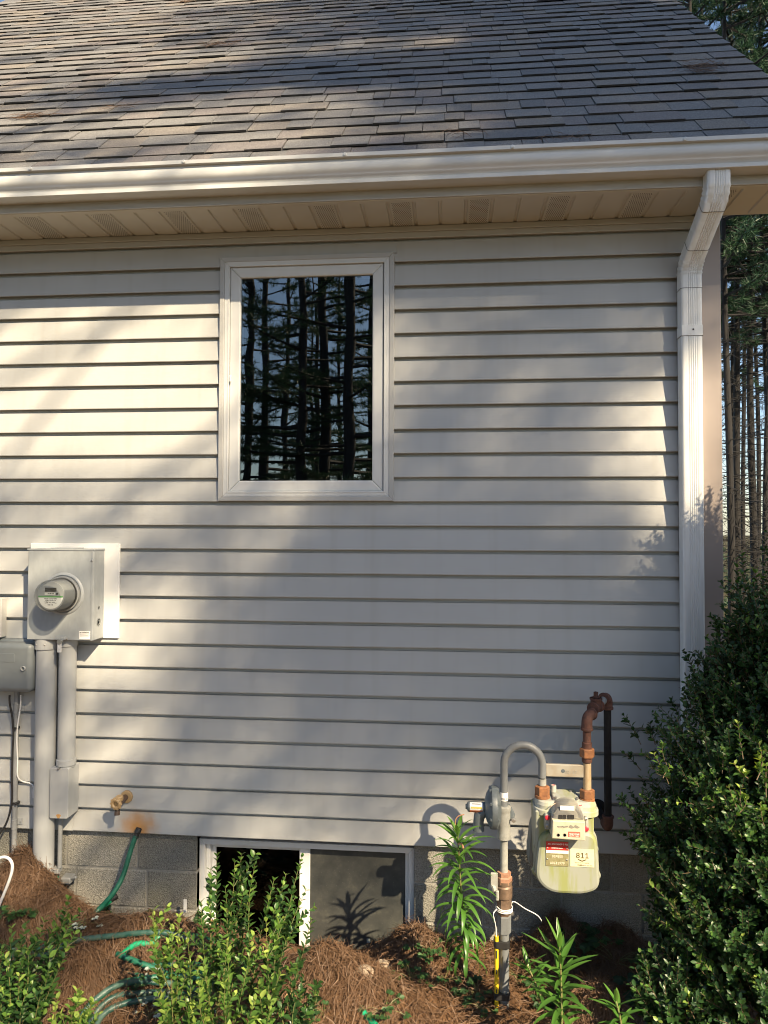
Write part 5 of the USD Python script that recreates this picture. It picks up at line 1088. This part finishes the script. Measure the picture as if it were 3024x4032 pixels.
# ------------------------------------------------------------------ hoses, cane, stones, tag
def hosemat(nm, c, c2, grid=True):
    n = {'g': ('geometry', {}), 'n': ('noise_texture', {'scale': 14., 'detail': 5.}), 'r': ('rgb_ramp', {'ramp': [(.40, c), (.72, c2)]}), 'v': ('voronoi_texture', {'scale': 240., 'metric': 'chebychev'}), 'b': ('bump', {'strength': .45, 'distance': .002}), 'p': ('principled_bsdf', {'roughness': .36})}
    return usdkit.material(stage, '/World/Looks/'+nm, n, [('g.position', 'n.vector'), ('n.fac', 'r.fac'), ('r.color', 'p.base_color'), ('g.position', 'v.vector'), ('v.distance', 'b.height'), ('b.normal', 'p.normal')], surface='p.BSDF')
M['hose'] = hosemat('green_hose', (.006, .085, .052), (.03, .15, .10)); M['hose2'] = hosemat('bright_hose', (.0, .24, .11), (.02, .30, .16)); M['hosed'] = hosemat('dirty_hose', (.008, .05, .042), (.10, .16, .13))
HR = .0132
gh = thing('garden_hose', 'dark green garden hose leaning from the siding down into the straw', 'garden hose')
pts = [A((500+72/2.011, 2700+1190/2.011), -.055), A((500+30/2.011, 2700+1300/2.011), -.075), ad(262, 1900, -.12), ad(238, 1938, -.16), ad(205, 1972, -.20), gp(172, 2002, .014), gp(140, 2022, .012), gp(100, 2052, .012), gp(40, 2070, .012), gp(-40, 2080, .012)]
mesh('hose_body', MB().tube(spline(pts, 70), HR, 14), M['hose'], gh, smooth=60)
d = unit(pts[0]-pts[1]); p = pts[0]
mesh('coupling', MB().lathe([(.0125, -.012), (.0135, -.006), (.0125, .0), (.0135, .006), (.0125, .010), (.0135, .014), (.0165, .018), (.0165, .036), (.0155, .040), (.012, .040), (.012, .03), (.001, .03)], p, d, 16), M['black'], gh, smooth=30)
gh2 = thing('garden_hose', 'bright green hose end with black coupling stuck out of the straw', 'garden hose')
pts = [gp(172, 1998, .005), gp(205, 1974, .02), ad(232, 1950, -.13), ad(240, 1944, -.12)]
mesh('hose_body', MB().tube(spline(pts, 20), HR, 14), M['hose2'], gh2, smooth=60)
d = unit(pts[-1]-pts[-2]); mesh('coupling', MB().lathe([(.0125, -.004), (.0135, .002), (.0135, .012), (.0165, .014), (.0165, .032), (.012, .034), (.012, .02), (.001, .02)], pts[-1], d, 16), M['black'], gh2, smooth=30)
gh3 = thing('garden_hose', 'coiled green garden hose lying on the straw in front of the wall', 'garden hose')
def hpath(L, lift=.012): return spline([gp(*e5(x, y), lift+dz) for x, y, dz in L], 60)
mesh('hose_loop', MB().tube(hpath([(-60, 935, .0), (60, 940, 0), (300, 985, .0), (470, 1010, .01), (560, 970, .02), (700, 925, .03), (900, 895, .03), (1150, 870, .03), (1400, 860, .03), (1650, 850, .02), (1800, 890, .0), (1950, 960, 0)]), HR, 14), M['hosed'], gh3, smooth=60)
mesh('hose_loop', MB().tube(hpath([(1110, 1030, .0), (1200, 965, .01), (1300, 915, .01), (1420, 890, .0), (1480, 850, .0), (1600, 820, 0), (1760, 815, 0), (1950, 860, 0), (2150, 900, 0)], .013), HR, 14), M['hose2'], gh3, smooth=60)
mesh('hose_loop', MB().tube(hpath([(1090, 1050, .03), (1200, 1100, .03), (1350, 1150, .025), (1500, 1200, .02), (1650, 1260, .01), (1800, 1320, 0)]), HR, 14), M['hose'], gh3, smooth=60)
mesh('hose_loop', MB().tube(hpath([(780, 1640, .02), (860, 1520, .025), (960, 1430, .03), (1100, 1350, .03), (1300, 1290, .03), (1500, 1260, .025), (1700, 1250, .02), (1900, 1260, .01), (2100, 1330, 0)]), HR, 14), M['hose'], gh3, smooth=60)
mesh('hose_loop', MB().tube(hpath([(830, 1700, .01), (920, 1540, .01), (1040, 1450, .012), (1200, 1400, .012), (1400, 1375, .012), (1600, 1375, .01), (1800, 1400, 0), (2000, 1450, 0)]), HR, 14), M['hosed'], gh3, smooth=60)
mesh('hose_loop', MB().tube(hpath([(900, 1720, .02), (980, 1600, .02), (1080, 1530, .02), (1230, 1480, .02), (1420, 1455, .02), (1600, 1450, .02), (1800, 1480, 0), (2000, 1540, 0)]), HR, 14), M['hosed'], gh3, smooth=60)
mesh('hose_loop', MB().tube(hpath([(1300, 1120, .0), (1420, 1110, 0), (1600, 1095, 0), (1800, 1100, 0), (2000, 1150, 0)]), HR, 14), M['hose'], gh3, smooth=60)
mesh('hose_loop', MB().tube(hpath([(1120, 1150, .0), (1250, 1190, 0), (1420, 1215, 0), (1650, 1190, 0), (1900, 1200, 0)]), HR, 14), M['hose'], gh3, smooth=60)
mesh('hose_loop', MB().tube(hpath([(740, 1760, .03), (800, 1600, .03), (900, 1490, .03), (1060, 1400, .04), (1250, 1340, .04), (1450, 1320, .03), (1700, 1330, .02), (1950, 1400, 0)]), HR, 14), M['hosed'], gh3, smooth=60)
gs = thing('hose_stub', 'short bright green hose piece at the very bottom of the photo', 'hose')
mesh('hose_body', MB().tube([gp(790, 2200, .012), gp(815, 2225, .012), gp(840, 2245, .012)], HR, 12).lathe([(.0125, 0), (.014, .004), (.014, .014), (.001, .014)], gp(790, 2200, .012), unit(gp(790, 2200)-gp(815, 2225)), 14), M['hose2'], gs, smooth=60)
cn = thing('white_cane', 'white plastic hook end of a garden stake by the left border', 'cane')
CY = -.52
pts = [A((x/2.37, 3350+y/2.37), CY) for x, y in ((-60, 95), (-10, 72), (40, 58), (85, 75), (112, 120), (113, 180), (95, 250), (50, 370), (8, 470), (-40, 590), (-80, 700))]
mesh('shaft', MB().tube(spline(pts, 60), .0068, 12), M['white'], cn, smooth=60)
k6 = lambda x, y: ((1200+x/1.276)*.5486, (3200+y/1.276)*.5486)
M['stone'] = mat('tan_stone', (.33, .27, .20), .9, color2=(.20, .16, .12), scale=45, bump=.6, bscale=120, bdist=.004)
def stone(label, xd, yd, s, seed, lift=0):
    b = trimesh.creation.icosphere(3, 1.0); v = np.array(b.vertices); r = np.random.default_rng(seed)
    for _ in range(9):
        n_ = unit(r.normal(size=3)); o = r.uniform(.55, .8); dd = v@n_; v -= np.maximum(dd-o, 0)[:, None]*n_
    v *= 1+.10*(meshkit.fbm(v*2.3+seed, 4)[:, None]-.5)
    p = gp(xd, yd, lift); o = thing('stone', label, 'stone', loc=p)
    mesh('stone_body', MB().add(v*np.array(s), b.faces), M['stone'], o, smooth=30)
stone('rounded tan stone half buried in straw below the basement window', *k6(300, 815), (.050, .042, .042), 5, -.004)
stone('broken tan stone with a split face right of the rounded one', *k6(390, 795), (.052, .045, .05), 9, .0)
stone('pale stone lying behind the tall lily', *k6(900, 520), (.035, .03, .022), 12, .02)
r = np.random.default_rng(404)
M['dryleaf'] = mat('dry_leaf', (.36, .21, .11), .7, color2=(.22, .12, .06), scale=40)
for i, (xd, yd, lab) in enumerate(((1205, 2050, 'curled dry leaf on the straw behind the star lily'), (1262, 2160, 'dry tan leaf lying right of the star lily stem'), (905, 2090, 'dry leaf left of the lily base'), (640, 2160, 'dry leaf at the foot of the yellow-green boxwood'), (215, 2110, 'dry leaf on the left straw mound'), (1095, 2060, 'dry leaf just right of the riser'), (450, 2000, 'dry leaf beside the basement window corner'))):
    L_ = Leaf(); g0 = gp(xd, yd, .018); az = r.uniform(0, 6.28); L_.add(g0, np.array([math.cos(az), math.sin(az), .15]), np.array([.2, -.4, 1]), .055, .034, .4)
    t = thing('fallen_leaf', lab, 'dry leaf'); L_.build('blade', M['dryleaf'], t, shape={'cup': .6, 'droop': .35})
p = ad(400, 1950, -.06); tg = thing('plant_tag', 'small white plant tag standing at the corner of the basement window', 'plant tag')
mesh('tag', MB().box((p[0]-.009, -.062, p[2]-.05), (p[0]+.009, -.060, p[2]+.018), .0009), M['white'], tg)
# ------------------------------------------------------------------ pines
M['bark'] = mat('pine_bark', (.016, .0145, .014), .9, color2=(.007, .0065, .0065), scale=3., stretch=(9, 9, 1.4), bump=.8, bscale=4., bdist=.02)
M['needle'] = usdkit.material(stage, '/World/Looks/pine_needles', {'g': ('geometry', {}), 'n': ('noise_texture', {'scale': .8, 'detail': 2.}), 'ad': ('math', {'math_type': 'multiply_add', 'value2': .45}), 'r': ('rgb_ramp', {'ramp': [(.25, (.022, .058, .032)), (.6, (.068, .135, .055)), (.95, (.17, .24, .08))]}),
    'sc': ('math', {'math_type': 'multiply', 'value2': .6}), 'p': ('principled_bsdf', {'roughness': .5, 'specular_ior_level': .3}), 't': ('translucent_bsdf', {}), 'm': ('mix_closure', {'fac': .25})},
    [('g.position', 'n.vector'), ('g.random_per_island', 'ad.value1'), ('n.fac', 'sc.value1'), ('sc.value', 'ad.value3'), ('ad.value', 'r.fac'), ('r.color', 'p.base_color'), ('r.color', 't.color'), ('p.BSDF', 'm.closure1'), ('t.BSDF', 'm.closure2')], surface='m.closure')
def tufts(C, D, nb, L, w, r, spread=1.0):
    C = np.repeat(C, nb, 0); D = np.repeat(D, nb, 0); n = len(C)
    d = unit(D+spread*r.normal(size=(n, 3))); s = unit(np.cross(d, r.normal(size=(n, 3)))); l = L*r.uniform(.7, 1.2, n)[:, None]
    C = C+r.normal(0, L*.12, (n, 3))
    V = np.stack([C-s*w/2, C+s*w/2, C+d*l], 1).reshape(-1, 3); return V, np.arange(3*n).reshape(-1, 3)
def pine(h, rad, crown0, nlimb, reach, seed, dead0=1.5, ndead=30, nb=15, step=.26, L=.16, w=.016):
    r = np.random.default_rng(seed); lean = r.normal(0, .012, 2)
    zs = np.linspace(-.4, h, 14); T_ = np.stack([lean[0]*zs+.05*np.sin(zs*.5+seed), lean[1]*zs+.05*np.cos(zs*.43+seed), zs], 1)
    def ax(z): return np.array([np.interp(z, zs, T_[:, k]) for k in range(3)])
    tr = MB().tube(T_, np.interp(zs, [-.4, .2, h], [rad*1.25, rad, .02]), 10)
    lim, C, D = MB(), [], []
    for k in range(nlimb):
        f = (k+r.random())/nlimb; z = crown0+(h-.3-crown0)*f; az = r.uniform(0, 2*PI); l = reach*(1-f)**.7*r.uniform(.5, 1.1)*(.55+.45*min(1, f*6))+.25
        o = np.array([math.cos(az), math.sin(az), 0]); tilt = -.12+.55*f
        P = [ax(z)+o*l*t+np.array([0, 0, l*(tilt*t+.12*t*t)]) for t in np.linspace(0, 1, 6)]; lim.tube(np.array(P), np.linspace(.012+.012*l, .006, 6), 4, False)
        s = np.array([-o[1], o[0], 0])
        m_ = max(2, int(l/step))
        for q in range(m_):
            t = .28+.72*(q+r.random())/m_; p = P[0]*(1-t)+P[-1]*t; p = p+np.array([0, 0, -.03*l])
            for sg in (-1, 1, 0):
                ll = (1-t*.6)*l*.34*r.uniform(.4, 1) if sg else .05
                e_ = p+(o*.6+s*sg*.8)*ll+np.array([0, 0, .05*ll])
                if sg and ll > .15: lim.add(*tube(np.array([p, e_]), [.005, .003], 3, False))
                for u_ in np.linspace(.35, 1, max(1, int(ll/.16))): C.append(p+(e_-p)*u_); D.append(o*.7+s*sg*.5+np.array([0, 0, .25]))
    for k in range(ndead):
        z = r.uniform(dead0, crown0+1.5); az = r.uniform(0, 2*PI); l = r.uniform(.4, 1.6); o = np.array([math.cos(az), math.sin(az), r.uniform(-.35, .2)])
        p = ax(z); P = np.array([p, p+o*l*.5+r.normal(0, .04, 3), p+o*l+r.normal(0, .1, 3)]); lim.tube(P, [.010, .007, .003], 3, False)
        for _ in range(3):
            q = p+o*l*r.uniform(.3, .9); lim.tube(np.array([q, q+unit(o+r.normal(0, .9, 3))*r.uniform(.15, .5)]), [.005, .002], 3, False)
    V, F = tufts(np.array(C), np.array(D), nb, L, w, r)
    return tr, lim, MB().add(V, F)
def pine_thing(parts, label, group=None, loc=(0, 0, 0)):
    t = thing('pine_tree', label, 'pine tree', group=group, loc=loc)
    mesh('trunk', parts[0], M['bark'], t, smooth=60); mesh('limbs', parts[1], M['bark'], t, kind='stuff'); mesh('crown', parts[2], M['needle'], t, kind='stuff'); return t
FG = 'pines of the wood seen past the house corner'
FL = 'tall pine of the wood behind the house, bare dark trunk below and green crown above'
pA = pine(17, .068, 6.2, 74, 2.5, 1, 1.2, 70); pB = pine(19, .085, 6.8, 74, 2.9, 2, 1.5, 70); pC = pine(15, .056, 5.8, 66, 2.2, 3, 1.0, 70)
def wx(px, Y): return at(px, 2093, Y)[0]
tA = pine_thing(pA, 'pine whose trunk rises directly beside the house corner', FG, (wx(2868, 9.5), 9.5, -.3)); tB = pine_thing(pB, 'thickest pine trunk in the gap right of the house corner', FG, (wx(2962, 12.5), 12.5, -.3)); tC = pine_thing(pC, 'slim pine just right of the thickest trunk in the gap', FG, (wx(3000, 10.5), 10.5, -.3))
r = np.random.default_rng(5)
for px, Y_, s, lb_ in ((2897, 13.5, tC, 'second pine from the house corner in the gap'), (2932, 17, tA, 'farther pine between the second and the thickest trunk'), (3026, 10.5, tA, 'pine trunk cut by the right border of the photo'), (2985, 20, tB, 'farthest thin pine in the gap on the right'),
        (3260, 11, tC, None), (2915, 11.8, tB, 'pine between the corner pine and the thickest trunk in the gap'), (2790, 14, tB, 'pine behind the house whose crown shows over the roof edge'), (2690, 10.5, tC, 'pine crown standing lowest over the slope of the roof')):
    dup(s, (wx(px, Y_), Y_, -.3), r.uniform(0, 6.28), r.uniform(.95, 1.1), lb_ or 'pine beyond the right border whose branches reach into view')
u_ = mesh('undergrowth', MB().add(*(lambda C: tufts(C, np.tile([0, 0, 1.], (len(C), 1)), 16, .22, .02, r, .8))(np.stack([r.uniform(4, 24, 2600), np.concatenate([r.uniform(9, 26, 1500), r.uniform(24, 34, 1100)]), np.concatenate([r.uniform(-.25, .3, 1500), r.uniform(-.2, 1.3, 1100)])], 1))), M['needle'], label='low green undergrowth between the pine trunks on the right', cat='undergrowth', kind='stuff')
# the pines whose reflection stands in the upper window, in front of the house to the left
RG = 'pines mirrored in the upper window'
pD = pine(17, .15, 1.7, 66, 2.9, 11, .8, 30); pE = pine(18, .16, 2.0, 62, 3.1, 12, .8, 30)
tD = pine_thing(pD, 'left one of the three trunks mirrored in the upper window', RG, (wx(1186, 12.5), -12.5, -.3)); tE = pine_thing(pE, 'middle one of the three trunks mirrored in the upper window', RG, (wx(1272, 14), -14, -.3))
for px, Y_, s, k, lb_ in ((1385, 12., tD, 1.05, 'right one of the three trunks mirrored in the upper window'), (1040, 17, tE, 1., 'faint pine at the left edge of the upper window reflection'), (1465, 18, tE, .95, 'faint pine at the right edge of the upper window reflection'), (960, 14, tD, .9, 'pine whose branches reach into the reflection from its left'), (1235, 27, tD, 1., 'far pine between the left and middle trunks of the reflection'), (1330, 30, tE, 1., 'far pine between the middle and right trunks of the reflection'), (1120, 24, tE, 1., 'far pine left of the left trunk of the reflection')):
    dup(s, (wx(px, Y_), -Y_, -.3), r.uniform(0, 6.28), k, lb_ or 'fainter pine behind the three trunks mirrored in the upper window')
# the rest of the wood around the yard, one mass that closes the low sky off
wd = UsdGeom.PointInstancer.Define(stage, '/World/woodland'); tag(wd, 'the surrounding pine wood as one far mass behind the photographer', 'woodland', kind='stuff')
protos = []
for i_, s_ in enumerate(((16, .14, 2.6, 60, 3.2, 31), (14, .12, 1.8, 60, 3.0, 32))):
    pp = pine(s_[0], s_[1], s_[2], s_[3], s_[4], s_[5], 1., 6, nb=11, step=.34, w=.03, L=.2); x_ = UsdGeom.Xform.Define(stage, f'/World/woodland/pine_{"ab"[i_]}')
    mesh('trunk', pp[0], M['bark'], x_, smooth=60); mesh('crown', pp[2], M['needle'], x_); protos.append(x_.GetPath())
r = np.random.default_rng(8); pos, idx, rot = [], [], []
while len(pos) < 44:
    az = r.uniform(-100, 100); D_ = r.uniform(15, 34); X_ = D_*math.sin(math.radians(az)); Y_ = -D_*math.cos(math.radians(az))-3
    if -32 < az < -2 and D_ < 30: continue                    # the gap mirrored in the window
    if 22 < az < 58 and D_ < 26: continue                     # where the sun comes through
    if any((X_-p[0])**2+(Y_-p[1])**2 < 9 for p in pos): continue
    pos.append((X_, Y_, -.3)); idx.append(int(r.integers(2))); t_ = r.uniform(0, PI); rot.append(Gf.Quath(math.cos(t_), 0, 0, math.sin(t_)))
wd.CreatePrototypesRel().SetTargets(protos); wd.CreatePositionsAttr([Gf.Vec3f(*p) for p in pos]); wd.CreateProtoIndicesAttr(idx); wd.CreateOrientationsAttr(rot)
# the tall pines towards the sun; their crowns carry foliage where the photograph's dappled shade says it must hang
TW = np.array([[9,9,9,9,9,7,5,5,3,2,1,1,1,1,2,2],[9,9,8,7,8,8,6,5,4,3,2,3,3,6,8,8],[9,8,8,7,7,6,5,4,6,5,3,4,4,5,9,9],[9,9,9,9,9,7,6,5,7,4,5,4,3,6,9,9],[8,7,6,7,6,6,6,5,6,5,6,5,4,6,9,9],[5,4,4,5,5,6,6,5,3,2,2,2,2,5,8,8],
    [7,7,7,6,6,5,3,1,1,1,1,1,1,2,4,6],[8,8,8,6,3,2,1,0,0,1,1,1,1,1,1,2],[7,9,9,7,4,2,2,1,2,1,2,1,1,1,1,1],[6,7,8,6,4,3,2,2,1,1,1,1,1,1,1,1],[5,5,5,5,4,3,3,2,2,2,2,2,2,1,1,1],[4,5,5,6,4,4,4,3,3,4,7,5,3,2,1,1],
    [5,5,4,5,4,6,6,5,5,6,9,8,5,3,2,2],[5,4,4,5,6,7,8,8,8,9,9,9,8,7,8,7],[6,5,6,8,9,9,9,8,9,9,9,9,8,7,8,8],[7,7,8,9,9,9,9,9,9,9,9,9,8,8,8,8]], float)
TR = np.array([[7,5,8,7,4,5,1,0,0],[8,6,8,8,4,6,2,0,0],[9,9,8,6,6,3,1,1,2],[9,9,9,7,7,3,0,1,2],[6,4,3,3,4,1,0,0,0],[8,3,3,2,1,0,0,0,0],[9,9,8,4,2,1,0,0,0],[9,9,9,5,7,6,2,0,0],[9,9,7,3,4,2,0,0,0],[9,9,6,5,3,2,1,0,0]], float)
RS = np.array([0, .2, .5, .75, 1.05, 1.3, 1.75, 2.1, 2.5, 3.4])
from scipy.ndimage import map_coordinates
def light(u, v):
    px = 974+u*409; py = 1174-(v-2)*409
    a = map_coordinates(TW, [(py-650)/100, (px-50)/100], order=1, mode='nearest')
    s = (v-3.60)/1.435; x = u+.246-.572*s; y = -.3+.698*s; qx = 974+x*1536/(3.74+y)
    b = map_coordinates(TR, [np.interp(s, RS, np.arange(10)), qx/200], order=1, mode='nearest')
    return np.clip(1.14*(np.where(v < 3.3, a, b)/9)**1.25, 0, 1)
SV = np.array([.82, -1., 1.03])
r = np.random.default_rng(99)
uu, vv = r.uniform(-3.4, 3.0, 90000), r.uniform(-2.2, 9.6, 90000)
tau = -np.log(np.clip(light(uu, vv), .03, 1))
k = r.random(90000) < tau/3.5*CLUMP_KEEP
uu, vv = uu[k], vv[k]; tt = r.uniform(9.0, 13.0, len(uu))
CP_ = np.stack([uu, 0*uu, vv], 1)+tt[:, None]*SV
trunks = [(3.5+.82*10.5, -10.5), (-3.6+.82*11.5, -11.5)]
own = np.argmin(np.stack([np.hypot(CP_[:, 0]-a, CP_[:, 1]-b) for a, b in trunks]), 0)
for q, (a, b) in enumerate(trunks):
    t = thing('pine_tree', ('tall shade pine farther right of the photographer', 'tall shade pine nearer the photographer, dappling the wall')[q], 'pine tree')
    zs = np.linspace(-.5, 23, 12); mesh('trunk', MB().tube(np.stack([a+.1*np.sin(zs*.3), b+.1*np.cos(zs*.27), zs], 1), np.linspace(.24, .04, 12), 12), M['bark'], t, smooth=60)
    Cq = CP_[own == q]; lim = MB()
    key = (Cq[:, 2]/1.3).astype(int)*16+((np.arctan2(Cq[:, 1]-b, Cq[:, 0]-a)+PI)/(2*PI)*12).astype(int)
    for kk in np.unique(key):
        pts = Cq[key == kk]; c = pts.mean(0); rd = np.hypot(c[0]-a, c[1]-b); s0 = np.array([a, b, c[2]-.25*rd-.1])
        lim.tube(np.array([s0, (s0+c)/2+np.array([0, 0, -.1]), c]), [.035, .025, .012], 5, False)
        for p in pts: lim.add(*tube(np.array([c+(p-c)*.1, p]), [.006, .003], 3, False))
    mesh('limbs', lim, M['bark'], t, kind='stuff')
    n = len(Cq)*BLADES; cen = np.repeat(Cq, BLADES, 0)+r.normal(size=(n, 3))*np.array([.13, .13, .06]); d = unit(r.normal(size=(n, 3))+np.array([0, 0, .3])); s = unit(np.cross(d, r.normal(size=(n, 3))))
    V = np.stack([cen-s*.011, cen+s*.011, cen+d*r.uniform(.10, .18, n)[:, None]], 1).reshape(-1, 3)
    mesh('crown', MB().add(V, np.arange(3*n).reshape(-1, 3)), M['needle'], t, kind='stuff')
